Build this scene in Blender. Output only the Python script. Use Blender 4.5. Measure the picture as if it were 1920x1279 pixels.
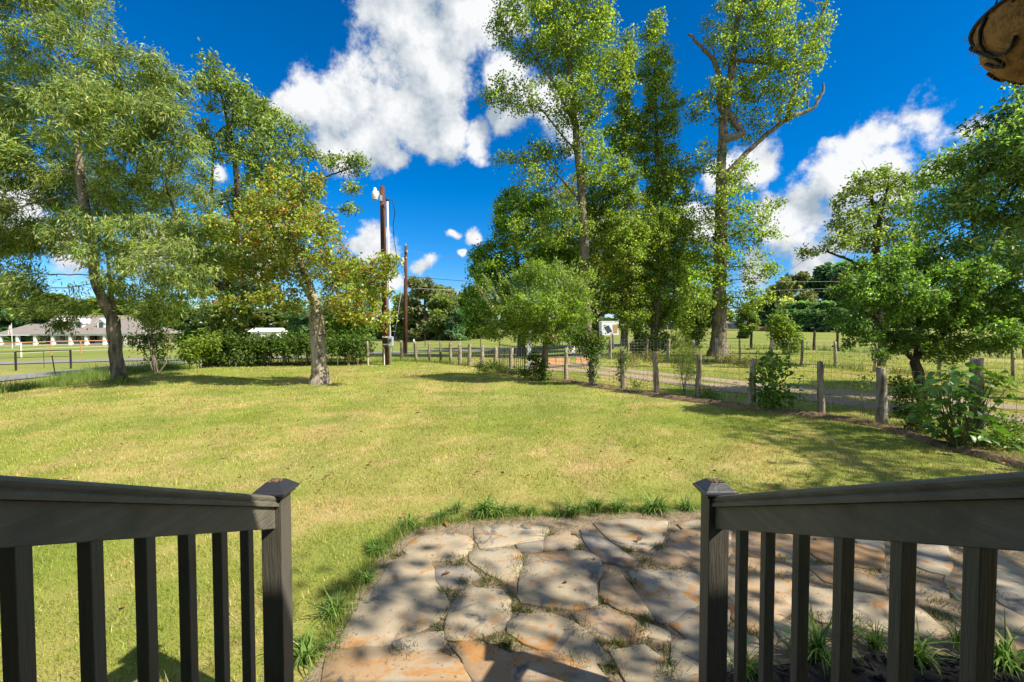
import bpy, math, random
import numpy as np
from mathutils import Vector, Matrix

for o in list(bpy.data.objects):
    bpy.data.objects.remove(o)
SC = bpy.context.scene
COL = SC.collection
R = math.radians

# ------------------------------------------------------------------ camera
CAMH = 1.85
FPX = 853.33
PITCH = math.atan(27.5 / FPX)
cam = bpy.data.cameras.new('camera')
cam.lens = 16.0
cam.sensor_width = 36.0
cam.clip_start = 0.05
cam.clip_end = 3000
cam_o = bpy.data.objects.new('camera', cam)
cam_o.location = (0, 0, CAMH)
cam_o.rotation_euler = (math.pi / 2 - PITCH, 0, 0)
COL.objects.link(cam_o)
SC.camera = cam_o

# ------------------------------------------------------------------ light
SUNV = Vector((1.0, -0.45, 1.08)).normalized()       # towards the sun
SUN_EL = math.asin(SUNV.z)
SUN_AZ = math.atan2(SUNV.x, SUNV.y)
sun = bpy.data.lights.new('sun', 'SUN')
sun.energy = 3.5
sun.angle = R(0.7)
sun.color = (1.0, 0.93, 0.80)
sun_o = bpy.data.objects.new('sun', sun)
sun_o.rotation_euler = (-SUNV).to_track_quat('-Z', 'Y').to_euler()
sun_o.location = (20, -10, 25)
COL.objects.link(sun_o)

SC.view_settings.view_transform = 'Standard'
SC.view_settings.look = 'None'
SC.view_settings.exposure = 1.28
SC.view_settings.gamma = 1.0
SC.view_settings.use_curve_mapping = False
SC.cycles.diffuse_bounces = 6
SC.cycles.max_bounces = 12
SC.render.resolution_x = 1024
SC.render.resolution_y = 682


def pdir(px, py):
    cp, sp = math.cos(PITCH), math.sin(PITCH)
    a = (px - 960.0) / FPX
    b = (639.5 - py) / FPX
    return np.array((a, cp + b * sp, -sp + b * cp))


def pix(px, py, Y):
    d = pdir(px, py)
    return np.array((0, 0, CAMH)) + d * (Y / d[1])


def nd(px, py):
    d = pdir(px, py)
    return d / np.linalg.norm(d)


# ------------------------------------------------------------------ world: sky and clouds
W = bpy.data.worlds.new('World')
SC.world = W
W.use_nodes = True
nt = W.node_tree
nt.nodes.clear()

CLOUDS = [(750, 40, 95), (800, 130, 105), (860, 50, 80), (700, 30, 50), (760, 210, 80), (650, 200, 85), (590, 190, 60),
          (548, 185, 42), (690, 255, 70), (820, 240, 60), (900, 262, 42), (965, 232, 46), (1010, 200, 55), (950, 140, 55), (640, 290, 50),
          (930, 40, 55), (800, -60, 120), (720, 300, 40), (1060, 240, 40),
          (1705, 225, 62), (1650, 245, 56), (1600, 295, 55), (1570, 350, 62), (1510, 385, 52), (1450, 390, 40), (1432, 305, 40),
          (1640, 330, 85), (1740, 265, 50), (1812, 248, 38), (1712, 185, 30), (1770, 320, 55), (1470, 450, 55), (1530, 480, 48),
          (1420, 500, 40), (1600, 430, 50), (1360, 320, 45), (1320, 420, 50),
          (690, 462, 40), (660, 466, 26), (738, 474, 30), (884, 446, 24), (846, 440, 11), (800, 505, 22), (742, 516, 22), (856, 483, 8),
          (40, 390, 70), (130, 470, 50), (300, 470, 70), (470, 500, 60), (500, 430, 40), (420, 330, 25)]
CL = []
for (x, y, r) in CLOUDS:
    c = nd(x, y)
    a = 0.5 * (np.linalg.norm(nd(x + r, y) - c) + np.linalg.norm(nd(x, y + r) - c))
    CL.append((c, a * 1.16))
rs = np.random.RandomState(5)
for k in range(18):          # the sky goes on all round, its unseen clouds enlarged for more fill light
    az = R(62 + k * 13.6 + rs.uniform(-7, 7))
    el = R(rs.uniform(8, 72))
    c = np.array((math.sin(az) * math.cos(el), math.cos(az) * math.cos(el), math.sin(el)))
    CL.append((c, rs.uniform(0.16, 0.32)))

def gmath(tree, op, a, b=None, clamp=False):
    n = tree.nodes.new('ShaderNodeMath')
    n.operation = op
    n.use_clamp = clamp
    for i, v in enumerate((a, b)):
        if v is None:
            continue
        if isinstance(v, (int, float)):
            n.inputs[i].default_value = v
        else:
            tree.links.new(v, n.inputs[i])
    return n.outputs[0]


def cloud_group(name, CL, warp_detail, detail):
    grp = bpy.data.node_groups.new(name, 'ShaderNodeTree')
    grp.interface.new_socket('Dir', in_out='INPUT', socket_type='NodeSocketVector')
    grp.interface.new_socket('Density', in_out='OUTPUT', socket_type='NodeSocketFloat')
    gi = grp.nodes.new('NodeGroupInput')
    go = grp.nodes.new('NodeGroupOutput')
    # warp the direction a little so that the puffs get ragged outlines
    wn = grp.nodes.new('ShaderNodeTexNoise')
    wn.inputs['Scale'].default_value = 7.0
    wn.inputs['Detail'].default_value = warp_detail
    grp.links.new(gi.outputs[0], wn.inputs['Vector'])
    sub = grp.nodes.new('ShaderNodeVectorMath')
    sub.operation = 'SUBTRACT'
    grp.links.new(wn.outputs['Color'], sub.inputs[0])
    sub.inputs[1].default_value = (.5, .5, .5)
    scl = grp.nodes.new('ShaderNodeVectorMath')
    scl.operation = 'SCALE'
    grp.links.new(sub.outputs[0], scl.inputs[0])
    scl.inputs['Scale'].default_value = 0.11
    addv = grp.nodes.new('ShaderNodeVectorMath')
    addv.operation = 'ADD'
    grp.links.new(gi.outputs[0], addv.inputs[0])
    grp.links.new(scl.outputs[0], addv.inputs[1])
    acc = None
    for c, a in CL:
        d = grp.nodes.new('ShaderNodeVectorMath')
        d.operation = 'DISTANCE'
        grp.links.new(addv.outputs[0], d.inputs[0])
        d.inputs[1].default_value = tuple(c)
        m = grp.nodes.new('ShaderNodeMath')
        m.operation = 'MULTIPLY_ADD'
        grp.links.new(d.outputs['Value'], m.inputs[0])
        m.inputs[1].default_value = -1.0 / a
        m.inputs[2].default_value = 1.0
        if acc is None:
            acc = m.outputs[0]
        else:
            s = grp.nodes.new('ShaderNodeMath')
            s.operation = 'SMOOTH_MAX'
            grp.links.new(acc, s.inputs[0])
            grp.links.new(m.outputs[0], s.inputs[1])
            s.inputs[2].default_value = 0.15
            acc = s.outputs[0]
    fn = grp.nodes.new('ShaderNodeTexNoise')
    fn.inputs['Scale'].default_value = 13.0
    fn.inputs['Detail'].default_value = detail
    fn.inputs['Roughness'].default_value = 0.66
    grp.links.new(gi.outputs[0], fn.inputs['Vector'])
    f1 = gmath(grp, 'SUBTRACT', fn.outputs['Fac'], 0.5)
    f2 = gmath(grp, 'MULTIPLY', f1, 2.5)
    acc = gmath(grp, 'MULTIPLY', acc, 1.25)
    accc = gmath(grp, 'MAXIMUM', acc, -0.75)
    den = gmath(grp, 'ADD', accc, f2)
    grp.links.new(den, go.inputs[0])
    return grp


BIG = sorted(CL[:50], key=lambda q: -q[1])[:18]
grp_full = cloud_group('cloud_density', CL, 3.0, 7.0)
grp_light = cloud_group('cloud_density_light', BIG, 1.0, 4.0)
tc = nt.nodes.new('ShaderNodeTexCoord')
sky = nt.nodes.new('ShaderNodeTexSky')
sky.sky_type = 'NISHITA'
sky.sun_disc = False
sky.sun_elevation = SUN_EL
sky.sun_rotation = SUN_AZ
sky.air_density = 0.72
sky.dust_density = 0.0
sky.ozone_density = 3.5
hs = nt.nodes.new('ShaderNodeHueSaturation')
hs.inputs['Hue'].default_value = 0.504
hs.inputs['Saturation'].default_value = 1.42
hs.inputs['Value'].default_value = 0.88
nt.links.new(sky.outputs[0], hs.inputs['Color'])
g1 = nt.nodes.new('ShaderNodeGroup')
g1.node_tree = grp_full
nt.links.new(tc.outputs['Generated'], g1.inputs[0])
off = nt.nodes.new('ShaderNodeVectorMath')
off.operation = 'ADD'
nt.links.new(tc.outputs['Generated'], off.inputs[0])
lv = (SUNV + Vector((0, 0, 1.4))).normalized() * 0.05
off.inputs[1].default_value = lv
g2 = nt.nodes.new('ShaderNodeGroup')
g2.node_tree = grp_light
nt.links.new(off.outputs[0], g2.inputs[0])
mask = nt.nodes.new('ShaderNodeMapRange')
mask.interpolation_type = 'SMOOTHSTEP'
mask.inputs['From Min'].default_value = 0.0
mask.inputs['From Max'].default_value = 0.6
nt.links.new(g1.outputs[0], mask.inputs['Value'])
g3 = nt.nodes.new('ShaderNodeGroup')
g3.node_tree = grp_light
nt.links.new(tc.outputs['Generated'], g3.inputs[0])
diff = gmath(nt, 'SUBTRACT', g3.outputs[0], g2.outputs[0])
sh0 = gmath(nt, 'MULTIPLY', diff, 0.85)
fine = gmath(nt, 'MULTIPLY', gmath(nt, 'SUBTRACT', g1.outputs[0], g3.outputs[0]), 0.22)
sh = gmath(nt, 'ADD', gmath(nt, 'ADD', sh0, fine), 0.56, clamp=True)
cm = nt.nodes.new('ShaderNodeMix')
cm.data_type = 'RGBA'
nt.links.new(sh, cm.inputs['Factor'])
cm.inputs['A'].default_value = (1.65, 2.0, 2.35, 1)
cm.inputs['B'].default_value = (3.95, 4.0, 4.05, 1)
mx = nt.nodes.new('ShaderNodeMix')
mx.data_type = 'RGBA'
nt.links.new(mask.outputs[0], mx.inputs['Factor'])
tn = nt.nodes.new('ShaderNodeMix')
tn.data_type = 'RGBA'
tn.blend_type = 'MULTIPLY'
tn.inputs['Factor'].default_value = 1.0
nt.links.new(hs.outputs[0], tn.inputs['A'])
sx = nt.nodes.new('ShaderNodeSeparateXYZ')
nt.links.new(tc.outputs['Generated'], sx.inputs[0])
hz = nt.nodes.new('ShaderNodeMapRange')
hz.interpolation_type = 'SMOOTHSTEP'
hz.inputs['From Min'].default_value = -0.02
hz.inputs['From Max'].default_value = 0.30
nt.links.new(sx.outputs['Z'], hz.inputs['Value'])
tcol = nt.nodes.new('ShaderNodeMix')
tcol.data_type = 'RGBA'
nt.links.new(hz.outputs[0], tcol.inputs['Factor'])
tcol.inputs['A'].default_value = (.60, .62, .68, 1)
tcol.inputs['B'].default_value = (.45, .88, .86, 1)
nt.links.new(tcol.outputs['Result'], tn.inputs['B'])
nt.links.new(tn.outputs['Result'], mx.inputs['A'])
nt.links.new(cm.outputs['Result'], mx.inputs['B'])
bg = nt.nodes.new('ShaderNodeBackground')
bg.inputs['Strength'].default_value = 0.1
nt.links.new(mx.outputs['Result'], bg.inputs['Color'])
wo = nt.nodes.new('ShaderNodeOutputWorld')
nt.links.new(bg.outputs[0], wo.inputs['Surface'])
W.cycles.sampling_method = 'MANUAL'
W.cycles.sample_map_resolution = 512

# ------------------------------------------------------------------ helpers
_h = lambda ix, iy, s: ((np.sin(ix * 127.1 + iy * 311.7 + s * 74.7) * 43758.5453) % 1.0)


def vnoise(x, y, s=0):
    ix = np.floor(x); iy = np.floor(y)
    fx = x - ix; fy = y - iy
    fx = fx * fx * (3 - 2 * fx); fy = fy * fy * (3 - 2 * fy)
    a = _h(ix, iy, s); b = _h(ix + 1, iy, s); c = _h(ix, iy + 1, s); d = _h(ix + 1, iy + 1, s)
    return (a * (1 - fx) + b * fx) * (1 - fy) + (c * (1 - fx) + d * fx) * fy


def fbm(x, y, s=0, o=4):
    t = 0; amp = .5; tot = 0
    for k in range(o):
        t = t + amp * vnoise(x * 2 ** k, y * 2 ** k, s + k * 13)
        tot += amp
        amp *= .5
    return t / tot


def sstep(a, b, x):
    t = np.clip((x - a) / (b - a), 0, 1)
    return t * t * (3 - 2 * t)


def gz(x, y):
    """height of the land"""
    x = np.asarray(x, float); y = np.asarray(y, float)
    z = -0.9 * sstep(13.6, 18.0, -x) * sstep(2, 8, y)
    z = z - 1.8 * sstep(28, 85, -x) * sstep(30, 100, y)
    z = z - 0.55 * sstep(23, 40, y) * sstep(-14, 3, -x) * (1 - sstep(13.6, 18.0, -x))
    z = z + 1.4 * sstep(6, 40, x) * sstep(40, 130, y)
    z = z + 0.35 * sstep(-3, 6, x) * sstep(60, 130, y) * 0
    return z


def gpt(px, py, dz=0.0):
    """the point of the land seen at a pixel"""
    d = pdir(px, py)
    t = 1.0
    for k in range(60):
        p = np.array((0, 0, CAMH)) + d * t
        h = p[2] - float(gz(p[0], p[1]))
        t += h / max(0.02, -d[2] + 0.02) * 0.9
        if abs(h) < 1e-4 or t > 900:
            break
    p = np.array((0, 0, CAMH)) + d * t
    p[2] = float(gz(p[0], p[1])) + dz
    return p


def T(o, label=None, cat=None, group=None, kind=None):
    if label: o['label'] = label
    if cat: o['category'] = cat
    if group: o['group'] = group
    if kind: o['kind'] = kind
    return o


def empty(name, loc, label=None, cat=None, group=None, rz=0):
    o = bpy.data.objects.new(name, None)
    o.empty_display_size = .2
    o.location = tuple(float(v) for v in loc)
    o.rotation_euler = (0, 0, rz)
    COL.objects.link(o)
    return T(o, label, cat, group)


def link(name, me, parent=None):
    o = bpy.data.objects.new(name, me)
    COL.objects.link(o)
    if parent is not None:
        o.parent = parent
    return o


def npmesh(name, V, F, mat, col=None, smooth=False):
    """V (n,3); F list of int arrays (m,k)"""
    V = np.asarray(V, np.float32)
    me = bpy.data.meshes.new(name)
    me.vertices.add(len(V))
    me.vertices.foreach_set('co', V.ravel())
    if isinstance(F, np.ndarray):
        F = [F]
    F = [np.asarray(f, np.int32) for f in F if len(f)]
    li = np.concatenate([f.ravel() for f in F])
    cnt = np.concatenate([np.full(len(f), f.shape[1], np.int32) for f in F])
    st = np.concatenate(([0], np.cumsum(cnt)[:-1])).astype(np.int32)
    me.loops.add(len(li))
    me.loops.foreach_set('vertex_index', li)
    me.polygons.add(len(cnt))
    me.polygons.foreach_set('loop_start', st)
    me.update(calc_edges=True)
    me.validate()
    if smooth:
        me.polygons.foreach_set('use_smooth', np.ones(len(me.polygons), bool))
    if col is not None:
        c4 = np.ones((len(V), 4), np.float32)
        c4[:, :3] = col
        a = me.color_attributes.new('Col', 'FLOAT_COLOR', 'POINT')
        a.data.foreach_set('color', c4.ravel())
    if mat is not None:
        me.materials.append(mat)
    return me


class MB:
    """collects simple solids"""
    def __init__(s):
        s.v = []; s.f = []

    def add(s, vs, fs):
        n = len(s.v)
        s.v += [tuple(float(c) for c in v) for v in vs]
        s.f += [tuple(i + n for i in f) for f in fs]
        return s

    def box(s, x0, x1, y0, y1, z0, z1, M=None):
        vs = [(x, y, z) for z in (z0, z1) for (x, y) in ((x0, y0), (x1, y0), (x1, y1), (x0, y1))]
        if M is not None:
            vs = [M @ Vector(v) for v in vs]
        return s.add(vs, [(3, 2, 1, 0), (4, 5, 6, 7), (0, 1, 5, 4), (1, 2, 6, 5), (2, 3, 7, 6), (3, 0, 4, 7)])

    def tube(s, pts, rad, n=8, cap=True):
        pts = [Vector(tuple(float(c) for c in p)) for p in pts]
        m = len(pts)
        if not hasattr(rad, '__len__'):
            rad = [rad] * m
        vs = []
        ref = None
        for i, p in enumerate(pts):
            t = (pts[min(i + 1, m - 1)] - pts[max(i - 1, 0)])
            t = t.normalized() if t.length > 1e-9 else Vector((0, 0, 1))
            if ref is None:
                ref = Vector((1, 0, 0)) if abs(t.x) < .8 else Vector((0, 1, 0))
            u = (ref - t * ref.dot(t)).normalized()
            ref = u
            w = t.cross(u)
            for k in range(n):
                a = 2 * math.pi * k / n
                vs.append(p + (u * math.cos(a) + w * math.sin(a)) * rad[i])
        fs = []
        for i in range(m - 1):
            for k in range(n):
                a = i * n + k; b = i * n + (k + 1) % n
                fs.append((a, b, b + n, a + n))
        if cap:
            fs.append(tuple(range(n - 1, -1, -1)))
            fs.append(tuple((m - 1) * n + k for k in range(n)))
        return s.add(vs, fs)

    def prism(s, poly, z0, z1):
        n = len(poly)
        vs = [(x, y, z0) for x, y in poly] + [(x, y, z1) for x, y in poly]
        fs = [tuple(range(n - 1, -1, -1)), tuple(range(n, 2 * n))]
        fs += [(i, (i + 1) % n, (i + 1) % n + n, i + n) for i in range(n)]
        return s.add(vs, fs)

    def lathe(s, prof, n=16, c=(0, 0, 0)):
        vs = []
        for r, z in prof:
            for k in range(n):
                a = 2 * math.pi * k / n
                vs.append((c[0] + r * math.cos(a), c[1] + r * math.sin(a), c[2] + z))
        fs = []
        for i in range(len(prof) - 1):
            for k in range(n):
                a = i * n + k; b = i * n + (k + 1) % n
                fs.append((a, b, b + n, a + n))
        fs.append(tuple(range(n - 1, -1, -1)))
        fs.append(tuple((len(prof) - 1) * n + k for k in range(n)))
        return s.add(vs, fs)

    def build(s, name, mat, parent=None, smooth=False, bevel=0, origin=None):
        me = bpy.data.meshes.new(name)
        v = s.v
        if origin is not None:
            v = [(a - origin[0], b - origin[1], c - origin[2]) for a, b, c in v]
        me.from_pydata(v, [], s.f)
        me.materials.append(mat)
        if smooth:
            me.polygons.foreach_set('use_smooth', [True] * len(me.polygons))
        me.update()
        o = link(name, me, parent)
        if bevel:
            b = o.modifiers.new('bevel', 'BEVEL')
            b.width = bevel
            b.segments = 2
            b.limit_method = 'ANGLE'
        return o


# ------------------------------------------------------------------ materials
def mat(name, base=(.5, .5, .5), rough=.8, spec=.3, metal=0, noise=None, bump=None, attr=False, trans=0, objrand=0):
    """noise: (scale, colour b, contrast lo, hi, stretch xyz); bump: (scale, strength, stretch)"""
    m = bpy.data.materials.new(name)
    m.use_nodes = True
    t = m.node_tree
    p = t.nodes['Principled BSDF']
    p.inputs['Roughness'].default_value = rough
    p.inputs['Specular IOR Level'].default_value = spec
    p.inputs['Metallic'].default_value = metal
    p.inputs['Base Color'].default_value = (*base, 1)
    tcn = t.nodes.new('ShaderNodeTexCoord')
    src = None
    if attr:
        a = t.nodes.new('ShaderNodeAttribute')
        a.attribute_name = 'Col'
        src = a.outputs['Color']
    if noise:
        layers = noise if isinstance(noise, list) else [noise]
        for (sc, cb, lo, hi, st) in layers:
            mp = t.nodes.new('ShaderNodeMapping')
            mp.inputs['Scale'].default_value = st
            t.links.new(tcn.outputs['Object'], mp.inputs['Vector'])
            n = t.nodes.new('ShaderNodeTexNoise')
            n.inputs['Scale'].default_value = sc
            n.inputs['Detail'].default_value = 6
            n.inputs['Roughness'].default_value = .62
            t.links.new(mp.outputs[0], n.inputs['Vector'])
            mr = t.nodes.new('ShaderNodeMapRange')
            mr.inputs['From Min'].default_value = lo
            mr.inputs['From Max'].default_value = hi
            t.links.new(n.outputs['Fac'], mr.inputs['Value'])
            mxn = t.nodes.new('ShaderNodeMix')
            mxn.data_type = 'RGBA'
            t.links.new(mr.outputs[0], mxn.inputs['Factor'])
            if src is None:
                mxn.inputs['A'].default_value = (*base, 1)
            else:
                t.links.new(src, mxn.inputs['A'])
            mxn.inputs['B'].default_value = (*cb, 1)
            src = mxn.outputs['Result']
    if objrand:
        oi = t.nodes.new('ShaderNodeObjectInfo')
        mr = t.nodes.new('ShaderNodeMapRange')
        mr.inputs['To Min'].default_value = 1 - objrand
        mr.inputs['To Max'].default_value = 1 + objrand
        t.links.new(oi.outputs['Random'], mr.inputs['Value'])
        h = t.nodes.new('ShaderNodeHueSaturation')
        t.links.new(mr.outputs[0], h.inputs['Value'])
        if src is None:
            h.inputs['Color'].default_value = (*base, 1)
        else:
            t.links.new(src, h.inputs['Color'])
        src = h.outputs[0]
    if src is not None:
        t.links.new(src, p.inputs['Base Color'])
    if bump:
        sc, strg, st = bump
        mp = t.nodes.new('ShaderNodeMapping')
        mp.inputs['Scale'].default_value = st
        t.links.new(tcn.outputs['Object'], mp.inputs['Vector'])
        n = t.nodes.new('ShaderNodeTexNoise')
        n.inputs['Scale'].default_value = sc
        n.inputs['Detail'].default_value = 7
        n.inputs['Roughness'].default_value = .65
        t.links.new(mp.outputs[0], n.inputs['Vector'])
        b = t.nodes.new('ShaderNodeBump')
        b.inputs['Strength'].default_value = strg
        b.inputs['Distance'].default_value = .03
        t.links.new(n.outputs['Fac'], b.inputs['Height'])
        t.links.new(b.outputs[0], p.inputs['Normal'])
    if trans:
        tr = t.nodes.new('ShaderNodeBsdfTranslucent')
        if src is not None:
            br = t.nodes.new('ShaderNodeMix')
            br.data_type = 'RGBA'
            br.blend_type = 'MULTIPLY'
            br.inputs['Factor'].default_value = 1
            t.links.new(src, br.inputs['A'])
            br.inputs['B'].default_value = (1.35, 1.5, .6, 1)
            t.links.new(br.outputs['Result'], tr.inputs['Color'])
        else:
            tr.inputs['Color'].default_value = (*[c * 1.3 for c in base], 1)
        ms = t.nodes.new('ShaderNodeMixShader')
        ms.inputs['Fac'].default_value = trans
        t.links.new(p.outputs[0], ms.inputs[1])
        t.links.new(tr.outputs[0], ms.inputs[2])
        t.links.new(ms.outputs[0], t.nodes['Material Output'].inputs['Surface'])
    return m


S1 = (1, 1, 1)
M = {}
M['leaf'] = mat('leaf', rough=.5, spec=.35, attr=True, trans=.5)
M['leaf_glossy'] = mat('leaf_glossy', rough=.4, spec=.45, attr=True, trans=.48)
M['blade'] = mat('grass_blade', rough=.6, spec=.25, attr=True, trans=.3)
M['bark'] = mat('bark', (.23, .19, .145), .95, .1, noise=[(5, (.075, .06, .05), .42, .62, (1.6, 1.6, .35)), (1.3, (.30, .27, .21), .5, .75, S1)],
                bump=(9, .9, (1.5, 1.5, .3)))
M['bark_pale'] = mat('bark_pale', (.40, .34, .26), .95, .1, noise=[(5, (.12, .095, .07), .47, .6, (1.3, 1.3, .7)), (1.5, (.22, .20, .16), .5, .8, S1)],
                     bump=(11, .8, (1.4, 1.4, .4)))
M['bark_dark'] = mat('bark_dark', (.075, .06, .046), .95, .1, noise=(6, (.03, .025, .02), .4, .65, (1.6, 1.6, .3)), bump=(9, .8, (1.5, 1.5, .3)))
M['ground'] = mat('turf', rough=.95, spec=.1, attr=True, noise=[(26, (.24, .21, .075), .5, .78, S1), (90, (.08, .09, .022), .55, .78, S1)], bump=(60, .5, S1))
M['soil'] = mat('soil', (.25, .165, .10), .98, .1, noise=[(8, (.13, .085, .055), .42, .68, S1), (35, (.38, .28, .17), .55, .75, S1)], bump=(22, 1.0, S1))
M['bed'] = mat('sandy_joint', (.32, .25, .165), .98, .1, noise=[(9, (.20, .15, .095), .45, .65, S1), (50, (.36, .28, .18), .55, .75, S1), (3.2, (.12, .13, .045), .6, .72, S1)], bump=(45, .9, S1))
M['gravel'] = mat('gravel', (.40, .31, .21), .98, .1, noise=[(14, (.25, .19, .13), .45, .7, S1), (120, (.50, .41, .30), .5, .75, S1)], bump=(90, .9, S1))
M['asphalt'] = mat('asphalt', (.21, .20, .19), .9, .2, noise=(3, (.29, .275, .255), .4, .7, S1), bump=(60, .3, S1))
M['black_wood'] = mat('black_stained_wood', (.105, .096, .076), .5, .45, noise=[(6, (.12, .11, .085), .45, .75, (9, 9, .5)), (2, (.04,.038,.032), .5, .8, S1)], bump=(14, .35, (8, 8, .5)))
M['black_board'] = mat('black_stained_board', (.145, .133, .10), .45, .45, noise=[(5, (.21, .19, .145), .45, .75, (6, .5, 6)), (2.5, (.04,.038,.032), .5, .8, S1)], bump=(12, .4, (7, .5, 7)))
M['black_vinyl'] = mat('black_vinyl_cap', (.03, .032, .038), .3, .5, noise=(9, (.03, .03, .032), .5, .8, S1), bump=(30, .08, S1))
M['cedar'] = mat('weathered_cedar', (.38, .32, .245), .95, .1, noise=[(7, (.12, .095, .07), .42, .64, (2, 2, .25)), (2.5, (.40, .36, .30), .52, .75, S1)], bump=(10, 1.0, (2.2, 2.2, .25)), objrand=.25)
M['wire'] = mat('galvanised_wire', (.30, .29, .27), .5, .5, .6, noise=(3, (.16, .13, .1), .5, .8, S1))
M['iron'] = mat('black_iron', (.02, .02, .022), .5, .5, .2, noise=(8, (.04, .03, .025), .5, .8, S1))
M['pole_wood'] = mat('creosote_pole', (.125, .058, .036), .9, .15, noise=[(5, (.055, .028, .02), .42, .66, (3, 3, .12)), (1.1, (.18, .09, .055), .5, .8, S1)], bump=(9, .6, (4, 4, .15)))
M['pvc'] = mat('grey_white_conduit', (.68, .70, .70), .5, .4, noise=(3, (.55, .57, .57), .5, .8, S1))
M['metal_grey'] = mat('grey_painted_metal', (.42, .45, .47), .5, .4, noise=(5, (.33, .36, .38), .5, .8, S1))
M['cable'] = mat('cable', (.03, .035, .04), .6, .3, noise=(5, (.05, .05, .05), .5, .8, S1))
M['alu_cable'] = mat('aluminium_cable', (.45, .46, .47), .5, .5, .3, noise=(5, (.36, .36, .36), .5, .8, S1))
M['white'] = mat('white_paint', (.78, .78, .76), .7, .3, noise=(2, (.68, .68, .65), .5, .8, S1))
M['roof'] = mat('brown_grey_shingle', (.27, .235, .21), .95, .1, noise=(9, (.20, .17, .155), .4, .7, (1, 1, 3)), bump=(20, .4, (1, 1, 4)))
M['cream_wall'] = mat('cream_siding', (.62, .55, .42), .85, .2, noise=(2, (.54, .48, .36), .45, .8, S1))
M['glass'] = mat('dark_window_glass', (.045, .06, .07), .08, .6, noise=(1, (.07, .09, .1), .4, .8, S1))
M['red_door'] = mat('red_brown_paint', (.24, .06, .04), .6, .3, noise=(3, (.18, .05, .035), .5, .8, S1))
M['rust'] = mat('orange_rust_pipe', (.50, .24, .12), .85, .2, noise=(6, (.36, .15, .07), .45, .75, S1))
M['rust_panel'] = mat('tan_board', (.52, .29, .15), .85, .2, noise=(6, (.38, .2, .1), .45, .75, (1, 1, 4)))
M['tin'] = mat('weathered_tin', (.42, .39, .35), .6, .3, .3, noise=(4, (.3, .25, .2), .45, .75, (2, 2, .4)))
M['solar'] = mat('solar_cells', (.05, .06, .08), .2, .5, noise=(10, (.07, .08, .1), .5, .8, S1))
M['coir'] = mat('coconut_coir', (.60, .33, .135), .98, .05, noise=[(28, (.36, .19, .085), .42, .66, (1, 1, 2.2)), (70, (.6, .38, .19), .55, .72, (2, 2, 1))], bump=(60, .5, (1.5, 1.5, 1)))
M['mulch'] = mat('black_mulch', (.018, .017, .017), .9, .2, noise=(20, (.05, .045, .04), .5, .8, S1), bump=(25, .9, S1))
M['porch_white'] = mat('porch_paint', (.66, .66, .62), .7, .3, noise=(2, (.58, .58, .55), .5, .8, S1))
M['deck'] = mat('deck_boards', (.26, .22, .18), .8, .2, noise=(4, (.18, .15, .12), .45, .75, (.4, 6, 1)))
M['stem'] = mat('green_stem', (.09, .12, .04), .8, .2, noise=(8, (.14, .10, .06), .5, .8, S1))
M['dry_leaf'] = mat('dry_leaf', rough=.85, spec=.15, attr=True)
M['blue_post'] = mat('peeling_blue_white_paint', (.52, .57, .60), .8, .2, noise=(14, (.16, .19, .22), .52, .66, S1))
M['dead_wood'] = mat('bare_grey_wood', (.22, .19, .165), .95, .1, noise=(6, (.1, .085, .07), .45, .65, (2, 2, .5)), bump=(9, .6, (2, 2, .5)))


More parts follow.
